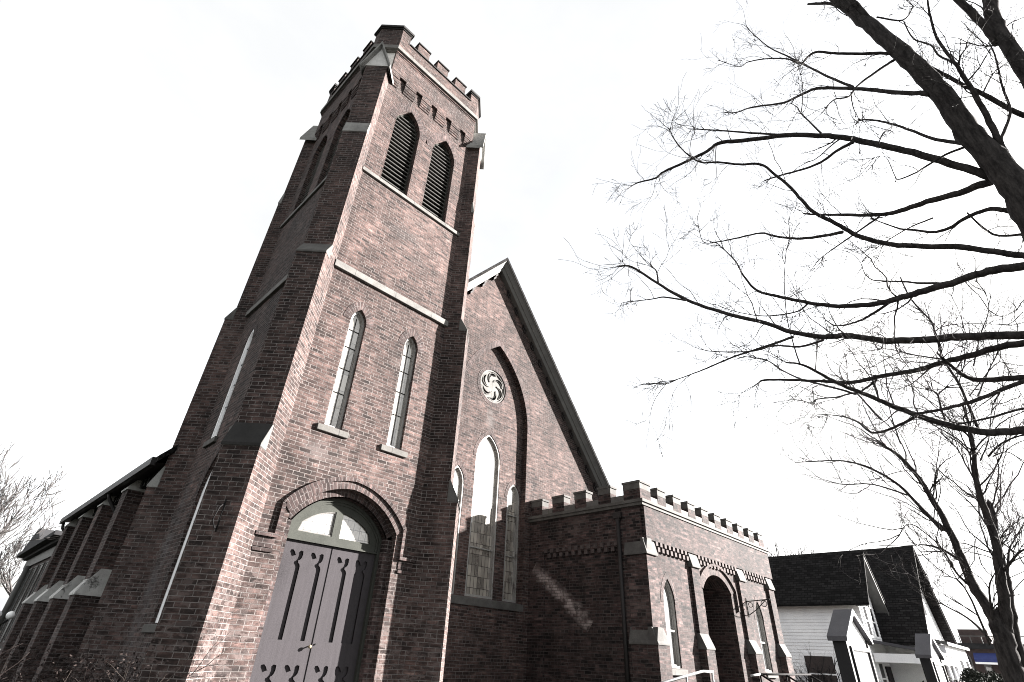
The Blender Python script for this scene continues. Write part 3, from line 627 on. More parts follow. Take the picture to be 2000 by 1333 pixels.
# rainwater head and pipe, iron sign bracket
e = MB(); e.box(QX0 - .16, QX0 - .055, 8.16, 8.42, 3.44, 3.60); e.box(QX0 - .14, QX0 - .055, 8.22, 8.36, 3.36, 3.44); e.tube([(QX0 - .11, 8.29, 3.4), (QX0 - .11, 8.29, .9), (QX0 - .11, 8.29, GZ)], .055, 10); part(e, 'downpipe', M_pipe)
e = MB(); yq = 7.47; x_ = 18.72
e.tube([(x_, yq, 1.95), (x_, yq, 1.4)], .016, 6); e.tube([(x_, yq, 1.85), (x_, yq - .75, 1.9)], .016, 6); e.tube([(x_, yq, 1.45), (x_, yq - .3, 1.62), (x_, yq - .62, 1.88)], .013, 6)
e.tube([(x_, yq - .55 + .09 * math.cos(a * .6), 1.78 + .09 * math.sin(a * .6)) for a in range(11)], .011, 5); e.tube([(x_, yq - .12 + .07 * math.cos(a * .6), 1.75 + .07 * math.sin(a * .6)) for a in range(11)], .011, 5); part(e, 'iron_bracket', M_iron)

# ------------------------------------------------------------------ ground
def struct(name, mb, mat): o = mb.build(name, mat); o['kind'] = 'structure'; return o
mb = MB(); mb.face([(-900, -900, GZ), (900, -900, GZ), (900, 900, GZ), (-900, 900, GZ)]); struct('lawn', mb, M_grass)
mb = MB(); mb.face([(-60, -1.2, GZ + .012), (90, -1.2, GZ + .012), (90, 1.0, GZ + .012), (-60, 1.0, GZ + .012)]); mb.face([(4.1, 1.0, GZ + .012), (6.2, 1.0, GZ + .012), (6.2, 9.2, GZ + .012), (4.1, 9.2, GZ + .012)]); mb.face([(15.8, 1.0, GZ + .012), (18, 1.0, GZ + .012), (18, 4.4, GZ + .012), (15.8, 4.4, GZ + .012)]); struct('pavement', mb, M_walk)
mb = MB(); mb.face([(-200, -12, GZ + .008), (200, -12, GZ + .008), (200, -3.2, GZ + .008), (-200, -3.2, GZ + .008)]); struct('road', mb, M_road)

# ------------------------------------------------------------------ porch steps, rails, notice boards
o = thing('entrance_steps', 'stone steps and landing in front of the battlemented porch', 'steps', (16.9, 5.8, GZ))
e = MB(); e.box(13.4, 18.4, 5.45, 7.35, GZ, -.95); e.build('landing', M_walk, o)
for k in range(4): e = MB(); e.box(15.0, 18.2, 5.45 - .3 * (k + 1), 5.45 - .3 * k, GZ, -1.1 - .15 * k); e.build('tread', M_walk, o)
o = thing('handrail', 'bright metal handrail sloping down left of the porch arch', 'handrail', (11.0, 5.5, GZ))
e = MB(); e.tube([(8.6, 5.5, -.40), (11.02, 5.5, -.095), (11.1, 5.5, -.09), (11.5, 5.5, -.09)], .024, 8); e.build('top_rail', M_alu, o)
for x, z in ((11.47, -.09), (10.4, -.18), (9.0, -.36)): e = MB(); e.tube([(x, 5.5, z), (x, 5.5, GZ)], .02, 8); e.build('post', M_alu, o)
e = MB(); e.tube([(8.6, 5.5, -.75), (11.47, 5.5, -.42)], .016, 8); e.build('lower_rail', M_alu, o)
o = thing('handrail', 'dark iron handrail with three arms descending the porch steps', 'handrail', (15.4, 5.5, GZ))
e = MB(); e.tube([(13.33, 5.5, -.135), (13.85, 5.5, -.105)], .024, 8); e.build('rail_stub', M_alu, o)
e = MB(); e.tube([(13.85, 5.5, -.105), (15.42, 5.5, -.09), (17.19, 5.5, -.07)], .022, 8); e.build('top_rail', M_iron, o)
for x in (13.85, 15.42, 17.19):
    e = MB(); e.tube([(x, 5.5, -.10), (x, 5.26, -.235), (x, 4.3, -.80)], .022, 8); e.build('sloping_rail', M_iron, o)
    for y, z in ((5.5, -.1), (4.35, -.77)): e = MB(); e.tube([(x, y, z), (x, y, GZ)], .02, 8); e.build('post', M_iron, o)

def notice_board(label, cx, y, zr):
    o = thing('notice_board', label, 'notice board', (cx, y, GZ), 'gabled notice boards beside the porch path')
    hw, ze = .80, zr - .49; dp = .26
    for sg in (-1, 1):
        e = MB(); e.box(cx + sg * .70 - .045, cx + sg * .70 + .045, y + .02, y + dp - .02, GZ, ze - .03); e.build('post', M_sdark, o)
    e = MB(); e.ext([(cx - .655, y + .05, ze - .85), (cx + .655, y + .05, ze - .85), (cx + .655, y + .05, ze + .015), (cx, y + .05, zr - .085), (cx - .655, y + .05, ze + .015)], (0, .1, 0)); e.build('gable_panel', M_hwhite, o)
    for sg in (-1, 1):
        e = MB(); a = Vector((cx, y - .03, zr)); b = Vector((cx + sg * (hw + .03), y - .03, ze + .0)); t_ = Vector((0, 0, -.075))
        e.ext([a, b, b + t_, a + t_], (0, dp + .06, 0)); r = e.build('roof_board', M_sgrey, o)
        k = MB(); k.ext([a + Vector((0, -.012, .004)), b + Vector((0, -.012, .004)), b + Vector((0, -.012, -.055)), a + Vector((0, -.012, -.075))], (0, .01, 0)); k.build('edge_trim', M_hwhite, r)
    e = MB(); 
    for b in ((-.60, -.54, -.75, -.02), (.54, .60, -.75, -.02), (-.54, .54, -.08, -.02), (-.54, .54, -.75, -.69)): e.box(cx + b[0], cx + b[1], y - .01, y + .052, ze + b[2] - .12, ze + b[3] - .12)
    f = e.build('display_frame', M_sdark, o); g = MB(); g.face([(cx - .54, y + .03, ze - .81), (cx + .54, y + .03, ze - .81), (cx + .54, y + .03, ze - .2), (cx - .54, y + .03, ze - .2)]); g.build('display_pane', M_globe, f)
notice_board('grey-roofed notice board with white gable, the nearer one in front of the clapboard house wall', 12.42, 3.0, 1.05)
notice_board('grey-roofed notice board with white gable, the farther one in front of the house veranda', 18.25, 2.77, .96)

# ------------------------------------------------------------------ white clapboard house
hs = thing('house', 'white clapboard house with two steep black gabled roofs and a front veranda', 'house', (38, 8, GZ))
def clap(mb, fr, u0, u1, z0, z1, step=.16, top=None):
    z = z0
    while z < z1 - .01:
        a0, a1 = u0, u1
        if top: a0, a1 = top(z, z + step)
        if a1 - a0 > .05: mb.ext([fr.p(a0, z, 0), fr.p(a0, z, .03), fr.p(a0, min(z + step, z1), .006), fr.p(a0, min(z + step, z1), 0)], fr.u * (a1 - a0))
        z += step
def gable_house(x0, x1, xr, y0, y1, ze, zr, ov, west=True):
    e = MB(); fw = Fr((x0, 0), (0, 1), (-1, 0)); clap(e, fw, y0, y1, GZ, ze + .1); e.build('west_wall', M_hwhite, hs)
    e = MB(); ff = Fr((0, y0), (1, 0), (0, -1)); clap(e, ff, x0, x1, GZ, ze)
    clap(e, ff, x0, x1, ze, zr - .1, .16, lambda a, b: (x0 + (xr - x0) * (b - ze) / (zr - ze), x1 - (x1 - xr) * (b - ze) / (zr - ze))); e.box(x0 + .02, x1 - .02, y0 + .02, y1, GZ, ze); e.build('front_wall', M_hwhite, hs)
    e = MB(); s0 = (zr - ze) / (xr - x0); s1 = (zr - ze) / (x1 - xr)
    for xe, s in ((x0 - ov, s0), (x1 + ov, s1)):
        zz = zr + .2 - s * abs(xe - xr)
        e.ext([(xr, y0 - ov - .1, zr + .2), (xe, y0 - ov - .1, zz), (xe, y0 - ov - .1, zz - .14), (xr, y0 - ov - .1, zr + .06)], (0, y1 - y0 + 2 * ov, 0))
    e.build('roof', M_slate, hs)
    for xe, s in ((x0 - ov, s0), (x1 + ov, s1)):
        zz = zr + .2 - s * abs(xe - xr); e = MB()
        e.ext([(xr, y0 - ov - .06, zr + .06), (xe, y0 - ov - .06, zz - .14), (xe, y0 - ov - .06, zz - .34), (xr, y0 - ov - .06, zr - .14)], (0, .06, 0))
        e.ext([(xr, y0 - ov, zr + .05), (xe, y0 - ov, zz - .15), (xe, y0 - ov, zz - .19), (xr, y0 - ov, zr + .01)], (0, ov, 0)); e.build('verge_trim', M_slate if (not west and xe > xr) else M_trim, hs)
gable_house(34.5, 37.4, 35.95, 7.9, 16.5, 3.75, 5.75, .55)
gable_house(37.9, 46.6, 42.6, 6.35, 16.0, 1.9, 6.95, .5, False)
def hwin(fr, u0, u1, z0, z1, sash=True):
    e = MB()
    for a in ((u0 - .12, u0, z0 - .1, z1 + .12), (u1, u1 + .12, z0 - .1, z1 + .12), (u0, u1, z1, z1 + .12), (u0, u1, z0 - .1, z0), (u0, u1, (z0 + z1) / 2 - .03, (z0 + z1) / 2 + .03)): fr.box(e, *a, 0, .07)
    o = e.build('window', M_hwhite, hs); g = MB(); g.face(fr.loop([(u0, z0), (u1, z0), (u1, z1), (u0, z1)], .045)); g.build('pane', M_hglass, o)
fw = Fr((34.5, 0), (0, 1), (-1, 0)); hwin(fw, 9.75, 11.15, -.9, .72)
ff = Fr((0, 7.9), (1, 0), (0, -1)); hwin(ff, 34.95, 35.55, 1.75, 3.1); hwin(ff, 36.25, 36.85, 1.75, 3.1)
f2_ = Fr((0, 6.35), (1, 0), (0, -1)); hwin(f2_, 40.4, 41.3, -.9, .9); hwin(f2_, 44.2, 45.1, -.9, .9); hwin(f2_, 42.3, 43.1, 3.2, 4.8)
# veranda
e = MB(); e.ext([(34.3, 7.85, 1.55), (34.3, 5.0, 1.05), (34.3, 5.0, .93), (34.3, 7.85, 1.40)], (4.4, 0, 0)); e.build('veranda_roof', M_sgrey, hs)
e = MB(); e.box(34.35, 38.6, 5.05, 5.2, .55, .93); e.box(34.35, 34.5, 5.2, 7.8, .55, .93); e.build('veranda_beam', M_hwhite, hs)
for x in (34.5, 35.9, 37.3, 38.5): e = MB(); e.tube([(x, 5.13, GZ), (x, 5.13, -.9), (x, 5.13, .55)], [.1, .085, .075], 10); e.build('veranda_post', M_hwhite, hs)
e = MB(); e.box(36.3, 37.2, 7.8, 7.88, GZ, .4); e.build('front_door', M_door, hs); hwin(Fr((0, 7.88), (1, 0), (0, -1)), 34.9, 35.7, -.8, .5)
e = MB(); e.ext([(37.7, 6.3, 1.95), (37.7, 5.05, 1.62), (37.7, 5.05, 1.47), (37.7, 6.3, 1.8)], (7.2, 0, 0)); e.build('bay_roof', M_trim, hs)
e = MB(); e.box(38.0, 44.6, 5.25, 6.3, GZ, 1.5); e.build('bay_wall', M_hwhite, hs); fb = Fr((0, 5.25), (1, 0), (0, -1))
for u in (38.6, 40.6, 42.6): hwin(fb, u, u + 1.1, -.7, .9)
hwin(Fr((38.0, 0), (0, 1), (-1, 0)), 5.45, 6.1, -.7, .9)

# ------------------------------------------------------------------ far buildings
fb = thing('shop_building', 'distant flat-roofed red brick building with a blue awning beyond the house', 'building', (62, 6, GZ))
e = MB(); e.box(60, 75, 1.5, 8.2, GZ, 2.42); e.build('wall', M_fbrick, fb)
e = MB(); e.box(59.75, 75, 1.3, 8.4, 2.12, 2.5); e.build('cornice', M_fdark, fb)
e = MB(); e.box(59.9, 75, 1.4, 8.3, -.35, .35); e.build('shopfront_band', M_fdark, fb)
e = MB(); e.box(61, 66, 5.3, 7.2, 2.5, 3.55); e.build('roof_house', M_fbrick, fb)
ffb = Fr((60, 0), (0, 1), (-1, 0))
def pwin(own, fr, u0, u1, z0, z1, mat=M_hglass, arch=False):
    lp = arch_loop((u0 + u1) / 2, (u1 - u0) / 2, z0, z1 - .3, z1, 5) if arch else [Vector(p) for p in ((u0, z0), (u0, z1), (u1, z1), (u1, z0))]
    e = MB(); strip(e, fr, inset(lp, .07), lp, 0, .06, False, True); o = e.build('window', M_trim, own); g = MB(); g.poly(fr.loop(lp, .03)); g.build('pane', mat, o)
pwin(fb, ffb, 6.85, 7.4, .55, 1.75, arch=True); pwin(fb, ffb, 5.75, 6.2, .6, 1.05); pwin(fb, ffb, 4.8, 5.3, .6, 1.05); pwin(fb, ffb, 3.2, 3.8, .6, 1.6)
for u in (4.2, 5.2, 6.2): pwin(fb, ffb, u, u + .7, -1.2, -.4)
e = MB(); e.ext([(59.95, 4.3, 1.85), (59.4, 4.3, 1.42), (59.4, 4.3, 1.2), (59.95, 4.3, 1.2)], (0, 2.3, 0)); e.build('awning', M_blue, fb)
e = MB(); e.box(59.36, 59.5, 4.3, 6.6, 1.08, 1.22); e.build('awning_valance', M_hwhite, fb)
for k in range(9): e = MB(); e.box(59.9, 59.96, 2.2 + k * .7, 2.26 + k * .7, 2.5, 3.0); e.build('roof_railing_post', M_trim, fb)
e = MB(); e.box(59.9, 59.96, 1.6, 8.2, 2.98, 3.04); e.build('roof_railing', M_trim, fb)

lb = thing('library_building', 'distant red brick classical building with white frieze and small dark pediment behind the nave', 'building', (8, 45, GZ))
e = MB(); e.box(4.1, 16, 37, 50.4, GZ, 3.7); e.build('wall', M_fbrick, lb)
e = MB(); e.box(4.0, 16, 36.9, 50.6, 3.55, 4.1); e.build('frieze', M_trim, lb)
e = MB(); e.box(3.75, 16.2, 36.6, 50.9, 4.1, 4.28); e.box(3.4, 16.4, 36.3, 51.4, 4.28, 4.5); e.build('cornice', M_fdark, lb)
e = MB(); e.ext([(3.5, 42.4, 4.5), (3.5, 51.2, 4.5), (3.5, 46.8, 5.75)], (6, 0, 0)); e.build('pediment', M_fdark, lb)
fl = Fr((4.1, 0), (0, 1), (-1, 0))
for y in (39.0, 41.2, 43.4, 45.6): pwin(lb, fl, y, y + 1.25, -.6, 3.35)
pwin(lb, fl, 48.2, 49.6, -.6, 3.2, arch=True)
for y in (47.3,): e = MB(); e.tube([(3.95, y, -.8), (3.95, y, 3.55)], [.22, .17], 10); e.build('column', M_trim, lb)
e = MB(); e.box(3.2, 4.1, 37, 50, GZ, -.8); e.build('plinth', M_stone, lb)

lp_ = thing('lamp_post', 'iron lamp post with two white glass globes left of the nave', 'lamp post', (1.55, 18.6, GZ))
d_ = ray(15, 1199); d_.z = 0; c_ = Vector((1.55, 18.6, .30)); sd = Vector((1, -.1, 0)).normalized()
e = MB(); e.tube([(c_.x, c_.y, GZ), (c_.x, c_.y, -1.2), (c_.x, c_.y, .1)], [.09, .05, .04], 10); e.tube([c_ + sd * -.125 + Vector((0, 0, -.1)), Vector((c_.x, c_.y, .05)), c_ + sd * .125 + Vector((0, 0, -.1))], .022, 6); e.build('post', M_iron, lp_)
for sg in (-1, 1):
    e = MB(); g = c_ + sd * .125 * sg; e.tube([g + Vector((0, 0, 0.088 * math.sin(a))) for a in [math.pi * (i / 10 - .5) for i in range(11)]], [max(.004, 0.088 * math.cos(math.pi * (i / 10 - .5))) for i in range(11)], 16); e.build('globe', M_globe, lp_)

# ------------------------------------------------------------------ trees
def smooth(pts, rad, k=4):
    P = [pts[0]] + list(pts) + [pts[-1]]; out = []; ro_ = []
    for i in range(1, len(P) - 2):
        p0, p1, p2, p3 = P[i - 1], P[i], P[i + 1], P[i + 2]
        for j in range(k):
            t = j / k; out.append(.5 * ((2 * p1) + (p2 - p0) * t + (2 * p0 - 5 * p1 + 4 * p2 - p3) * t * t + (3 * p1 - p0 - 3 * p2 + p3) * t ** 3)); ro_.append(rad[i - 1] * (1 - t) + rad[i] * t)
    out.append(pts[-1]); ro_.append(rad[-1]); return out, ro_
def rv(): 
    while 1:
        v = Vector((rnd.uniform(-1, 1), rnd.uniform(-1, 1), rnd.uniform(-1, 1)))
        if .1 < v.length < 1: return v.normalized()
def twig(mb, p, d, L, r, lev, up=.1):
    n = max(3, int(L / .12)); n = min(n, 9); pts = [p]; dd = d.copy(); rr = [r]
    for i in range(n):
        dd = (dd + rv() * .33 + Vector((0, 0, up * .3))).normalized(); pts.append(pts[-1] + dd * L / n); rr.append(max(r * (1 - .75 * (i + 1) / n), .0026))
    mb.tube(pts, rr, 4 if r < .012 else 5)
    if lev > 0:
        for _ in range(rnd.randint(2, 4)):
            i = rnd.randint(1, n - 1); q = rv(); q = (q - dd * q.dot(dd)); b = (pts[i + 1] - pts[i]).normalized()
            twig(mb, pts[i], (b * .75 + q * .85).normalized(), L * rnd.uniform(.35, .65), rr[i] * .62, lev - 1, up)
class Traced:                   # limbs read from the photograph, each set at its own distance on an upright plane through the tree
    def __init__(s, base_px, dist, name, label):
        d = ray(*base_px); s.n = Vector((d.x, d.y, 0)).normalized(); s.D = dist; s.mb = MB(); s.limbs = []
        s.trunk = MB(); s.wk = 1.04
    def pt(s, x, y, off): d = ray(x, y); t = (s.D + off) / (d.x * s.n.x + d.y * s.n.y); return d * t, t
    def limb(s, pts, w0, w1, sc, oy, o0=0, o1=0, mb=None, ends=None, rough=.12, n=None):
        P = []; Rr = []; k = len(pts); px = [sc(x, y) for x, y in pts]
        for i, (x, y) in enumerate(pts):
            f = i / (k - 1); p, t = s.pt(*sc(x, y), o0 + (o1 - o0) * f); P.append(p); rx, ry = px[i][0] - 1000, px[i][1] - 666.5; rl = math.hypot(rx, ry); j0, j1 = max(i - 1, 0), min(i + 1, k - 1); tx, ty = px[j1][0] - px[j0][0], px[j1][1] - px[j0][1]
            sn = abs(tx * ry - ty * rx) / max(rl * math.hypot(tx, ty), 1e-6); co = 1 / math.sqrt(1 + (rl / FPX) ** 2); wf = math.sqrt(sn * sn * co * co + 1 - sn * sn)     # lens stretch towards the frame edge
            Rr.append(max((w0 + (w1 - w0) * f ** .8) * oy * wf * s.wk * t / FPX / 2, .0028))
        P, Rr = smooth(P, Rr, 5); P = [p + rv() * min(r * .16, .012) for p, r in zip(P, Rr)]
        s.wk = min(s.wk, .92) if mb is not None else s.wk
        P = [P[0] + (P[0] - P[1]).normalized() * max(Rr[0] * .8, .13 if w0 >= 20 and mb is None else 0)] + P + [P[-1] + (P[-1] - P[-2]).normalized() * Rr[-1] * 2]; Rr = [Rr[0] * (.35 if mb is not None or w0 < 20 else .8)] + Rr + [Rr[-1] * .25]
        (mb or s.mb).tube(P, Rr, n or (10 if w0 > 60 else 7), rough); s.limbs.append((P, Rr)); return P, Rr
Z2 = lambda x, y: (1200 + x * .42017, y * .42017)
Z3 = lambda x, y: (1200 + x * .42017, 480 + y * .42017)
Z1 = lambda x, y: (1480 + x * .26, 1000 + y * .26)
K = .42017
nt_ = Traced((2000, 500), 7.6, '', '')
P, Rr = nt_.limb([(2310, 1690), (2150, 1380), (1990, 1110), (1880, 900), (1760, 740), (1640, 610), (1520, 440), (1390, 300), (1270, 190), (1150, 90), (1040, 0), (930, -70)], 210, 44, Z2, K, 0, -.5, nt_.trunk, rough=.16, n=14)
base = P[1]; Rr[0] = Rr[1] * .98; nt_.trunk.tube(smooth([Vector((base.x + .35, base.y - .15, GZ)), Vector((base.x + .2, base.y - .1, (base.z + GZ) / 2)), base], [Rr[0] * 1.5, Rr[0] * 1.15, Rr[0]])[0], smooth([Vector((0, 0, 0))] * 3, [Rr[0] * 1.5, Rr[0] * 1.12, Rr[0]])[1], 14, .1)
L2 = [([(2300, 1000), (2100, 700), (1950, 400), (1830, 210), (1770, 100), (1740, -30), (1720, -200)], 125, 75, .6, .8), ([(1770, 180), (1690, 90), (1590, -10), (1500, -90)], 58, 40, .7, .3), ([(1200, 110), (1140, 40), (1095, -10), (1060, -60)], 38, 30, -.4, -.7), ([(2150, 640), (1960, 560), (1840, 510), (1700, 430), (1620, 395), (1500, 330), (1390, 270), (1290, 250), (1150, 250), (1040, 250), (930, 245), (870, 300)], 36, 10, .7, -1.0),
 ([(1830, 740), (1780, 640), (1720, 520), (1670, 430), (1620, 350), (1580, 290), (1500, 180), (1465, 60), (1455, -20)], 52, 9, -.1, -1.2), ([(1790, 700), (1800, 640), (1840, 520), (1800, 390), (1770, 260), (1740, 200)], 26, 8, -.1, .9),
 ([(1720, 810), (1560, 760), (1350, 700), (1180, 665), (1060, 640), (950, 632), (800, 630), (600, 655), (490, 665), (430, 705), (350, 745), (230, 800), (190, 830), (110, 850), (75, 870)], 44, 5, -.1, -1.8), ([(1060, 637), (960, 628), (800, 628), (600, 616), (450, 605), (345, 600)], 20, 5, -1.0, -1.3),
 ([(1700, 860), (1600, 900), (1450, 940), (1330, 980), (1230, 1000), (1080, 1000), (980, 1000), (880, 995)], 40, 8, 0, .9), ([(1830, 980), (1740, 975), (1640, 1010), (1560, 1060), (1480, 1080), (1390, 1070), (1330, 1065), (1270, 1045), (1190, 1015)], 26, 5, 0, .7),
 ([(2100, 1230), (1960, 1200), (1800, 1175), (1600, 1150), (1400, 1145), (1270, 1135), (1130, 1095), (1030, 1040), (930, 990), (870, 930), (810, 865), (750, 815), (680, 765), (580, 765), (480, 755), (400, 755), (330, 710), (280, 650), (255, 600)], 38, 4, 0, -2.4), ([(1060, 1080), (960, 1100), (850, 1110), (750, 1100), (680, 1085), (560, 1110), (480, 1125), (410, 1122), (385, 1010)], 18, 3, -1.0, -.4),
 ([(1110, 660), (1030, 705), (960, 755), (870, 790), (760, 820), (700, 840)], 18, 7, -.9, -.2), ([(1440, 435), (1300, 430), (1150, 415), (1000, 410), (930, 415), (850, 450), (780, 480), (640, 500), (560, 525), (500, 522)], 27, 4, -.3, .9),
 ([(1110, 405), (1000, 360), (890, 305), (800, 260), (710, 215), (620, 135)], 17, 5, .2, .9), ([(860, 300), (800, 275), (700, 275), (620, 290), (580, 310), (480, 280)], 10, 3, .6, 0), ([(1640, 670), (1500, 650), (1400, 615), (1300, 580), (1210, 560), (1145, 560), (1120, 580)], 22, 6, -.2, .9),
 ([(1640, 680), (1540, 720), (1440, 780), (1400, 805), (1320, 835), (1300, 810), (1260, 730), (1200, 735)], 14, 3, -.2, -1.2), ([(1300, 280), (1210, 340), (1130, 400), (1090, 450), (1020, 465), (970, 520)], 15, 5, -.4, -1.4), ([(960, 620), (870, 530), (850, 500), (820, 480)], 12, 4, -1.0, -.5), ([(870, 520), (875, 400), (850, 290)], 6, 3, -.8, -.2),
 ([(1230, 1010), (1100, 1100), (1000, 1170), (960, 1200)], 11, 4, .5, 0), ([(1480, 1015), (1350, 1070), (1200, 1165)], 9, 4, .3, 1.0), ([(1100, 430), (1110, 500), (1140, 560)], 8, 4, 0, .4), ([(1230, 665), (1250, 620), (1290, 590)], 9, 4, -1, -.3), ([(1640, 380), (1700, 310), (1745, 230)], 10, 4, -.4, .3), ([(1710, 440), (1750, 360), (1780, 320)], 9, 4, -.3, .4), ([(1600, 300), (1610, 260), (1640, 220)], 12, 5, -.5, -.8),
 ([(1640, 990), (1760, 1090), (1900, 1090)], 9, 14, .4, 0), ([(900, 20), (1000, 18), (1080, 50)], 12, 22, -.1, -.5), ([(1345, 100), (1390, 180), (1470, 210), (1510, 260), (1600, 300)], 8, 14, .1, -.5), ([(1220, 80), (1340, 95), (1390, 30)], 10, 6, -.4, 0)]
for pts, w0, w1, o0, o1 in L2: nt_.limb(pts, w0, w1, Z2, K, o0, o1)
L3 = [([(2200, 30), (2050, 70), (1904, 95), (1740, 120), (1600, 165), (1440, 210), (1340, 240), (1250, 265), (1130, 280), (1020, 280), (900, 265), (780, 240), (665, 210), (600, 140), (560, 70), (480, -10)], 55, 5, 0, -2.0), ([(1270, 270), (1180, 330), (1110, 360), (1030, 372), (980, 345)], 16, 5, -1, -.3), ([(1560, 175), (1430, 175), (1350, 168), (1250, 165), (1190, 155), (1155, 110), (1150, 30)], 14, 3, -.6, .4),
 ([(2250, 430), (2000, 420), (1840, 415), (1600, 425), (1480, 435), (1300, 443), (1180, 432), (1080, 418), (960, 424), (820, 400), (700, 360), (500, 310), (330, 250), (200, 175), (80, 100), (25, 97)], 52, 9, 0, -2.6), ([(830, 425), (700, 470), (560, 515), (430, 570), (340, 605), (245, 638)], 14, 4, -1.8, -2.7), ([(970, 440), (860, 470), (740, 465), (650, 490), (520, 495), (430, 490)], 13, 5, -1.6, -.8), ([(330, 255), (230, 240), (170, 250), (60, 262)], 10, 4, -2.3, -1.8), ([(205, 175), (195, 120), (175, 100)], 10, 5, -2.4, -2.5),
 ([(2200, 400), (1990, 440), (1800, 470), (1660, 510), (1540, 540), (1400, 580), (1250, 605), (1110, 635), (950, 630), (820, 625), (700, 625), (670, 640)], 44, 8, .1, -1.0), ([(2200, 600), (1904, 612), (1700, 625), (1620, 600), (1550, 545), (1500, 500)], 40, 10, .2, -.8),
 ([(2250, 800), (2000, 840), (1850, 865), (1700, 865), (1550, 835), (1400, 785), (1280, 740), (1150, 685), (1040, 640), (930, 580), (860, 550), (800, 545)], 52, 8, .2, -1.6), ([(2100, 560), (1990, 600), (1830, 660), (1680, 720), (1550, 755), (1420, 780)], 32, 14, .1, -.9), ([(1400, 795), (1300, 845), (1200, 870), (1130, 820), (1060, 795), (980, 785)], 18, 4, -.9, 0), ([(2100, 710), (1990, 740), (1850, 770), (1750, 800), (1600, 830)], 16, 10, .1, -.5), ([(1220, 625), (1150, 675), (1090, 690), (1030, 705), (940, 715), (920, 740)], 13, 5, -.7, -1.3), ([(1120, 690), (1000, 655), (880, 625), (780, 580), (710, 535), (600, 515)], 12, 5, -1, -.2), ([(860, 545), (830, 450), (800, 320), (790, 150), (800, 20)], 9, 3, -1.6, -1.0), ([(935, 580), (940, 500), (945, 440)], 7, 4, -1.4, -1.0),
 ([(900, 270), (840, 310), (700, 328), (600, 315), (540, 300)], 10, 3, -1.2, -.5), ([(1540, 820), (1520, 760), (1500, 690), (1460, 670)], 14, 8, -.3, -.7), ([(1505, 690), (1530, 670), (1545, 655)], 9, 7, -.5, -.6), ([(1540, 530), (1400, 510), (1300, 485), (1240, 480)], 10, 4, -.5, -1.2)]
for pts, w0, w1, o0, o1 in L3: nt_.limb(pts, w0, w1, Z3, K, o0, o1)
for (P, Rr) in nt_.limbs[1:]:
    L = sum((P[i + 1] - P[i]).length for i in range(len(P) - 1)); n = int(L * 2.2) + 2
    for _ in range(n):
        i = rnd.randint(int(len(P) * .3), len(P) - 2); d = (P[i + 1] - P[i]).normalized(); q = rv(); q = q - d * q.dot(d)
        twig(nt_.mb, P[i], (d * .7 + q * .8).normalized(), rnd.choice((.25, .4, .6, .9, 1.2)) * rnd.uniform(.8, 1.2), min(max(Rr[i] * .3, .006), .013), 2 if rnd.random() < .4 else 1)
    d = (P[-1] - P[-3]).normalized()
    for _ in range(3): twig(nt_.mb, P[-2 - rnd.randint(0, 3)], (d + rv() * .6).normalized(), rnd.uniform(.35, .8), .007, 2)
t = thing('bare_tree', 'big bare tree at the right edge with thick leaning trunk and long low branches', 'tree', (base.x + .35, base.y - .15, GZ))
nt_.trunk.build('trunk', M_bark, t); nt_.mb.build('crown', M_bark, t)

mt = Traced((1950, 1300), 12.5, '', '')
k1 = .26; mt.wk = .80
P, Rr = mt.limb([(2010, 1500), (1950, 1281), (1890, 1120), (1850, 950), (1810, 850)], 240, 165, Z1, k1, 0, 0, mt.trunk, rough=.1, n=14)
base = P[1]; Rr[0] = Rr[1] * .98; mt.trunk.tube([Vector((base.x, base.y, GZ)), Vector((base.x, base.y, (GZ + base.z) / 2)), base], [Rr[0] * 1.25, Rr[0] * 1.05, Rr[0]], 14, .08)
mt.limb([(1830, 900), (1750, 760), (1640, 590), (1560, 420), (1480, 230), (1400, 60), (1290, -130), (1190, -280), (1060, -420), (940, -500)], 120, 22, Z1, k1, 0, .8, mt.trunk, n=12)
mt.limb([(1870, 900), (1850, 660), (1815, 450), (1780, 200), (1690, -60), (1640, -250), (1625, -420), (1600, -600), (1540, -800)], 135, 20, Z1, k1, 0, -.6, mt.trunk, n=12)
mt.limb([(1990, 1150), (1930, 920), (1900, 700), (1860, 480), (1790, 250), (1775, 60), (1745, -60)], 110, 60, Z1, k1, .1, .5, mt.trunk, n=12)
for pts, w0, w1, o0, o1 in [([(1770, 900), (1750, 700), (1740, 560), (1770, 480)], 35, 14, 0, -.6), ([(1510, 360), (1380, 280), (1260, 250), (1200, 250)], 30, 8, .3, 1.2), ([(1380, 300), (1220, 300)], 16, 5, .5, 1.2), ([(1400, 130), (1340, 80), (1240, 0)], 40, 30, .4, .4), ([(1600, 560), (1500, 470), (1430, 350), (1330, 220), (1160, 95), (1080, 130)], 26, 6, .2, -1.0), ([(1720, 940), (1640, 740), (1560, 580), (1480, 500), (1340, 480)], 24, 6, 0, -1.3), ([(1720, 930), (1580, 800), (1400, 700), (1280, 610)], 26, 5, 0, .9), ([(1860, 430), (1960, 310), (2060, 260)], 40, 14, -.2, -.9), ([(1880, 430), (1890, 280), (1960, 160), (2010, 60)], 34, 10, -.2, .6), ([(1790, 200), (1850, 240), (1960, 330)], 22, 8, -.3, .4)]: mt.limb(pts, w0, w1, Z1, k1, o0, o1)
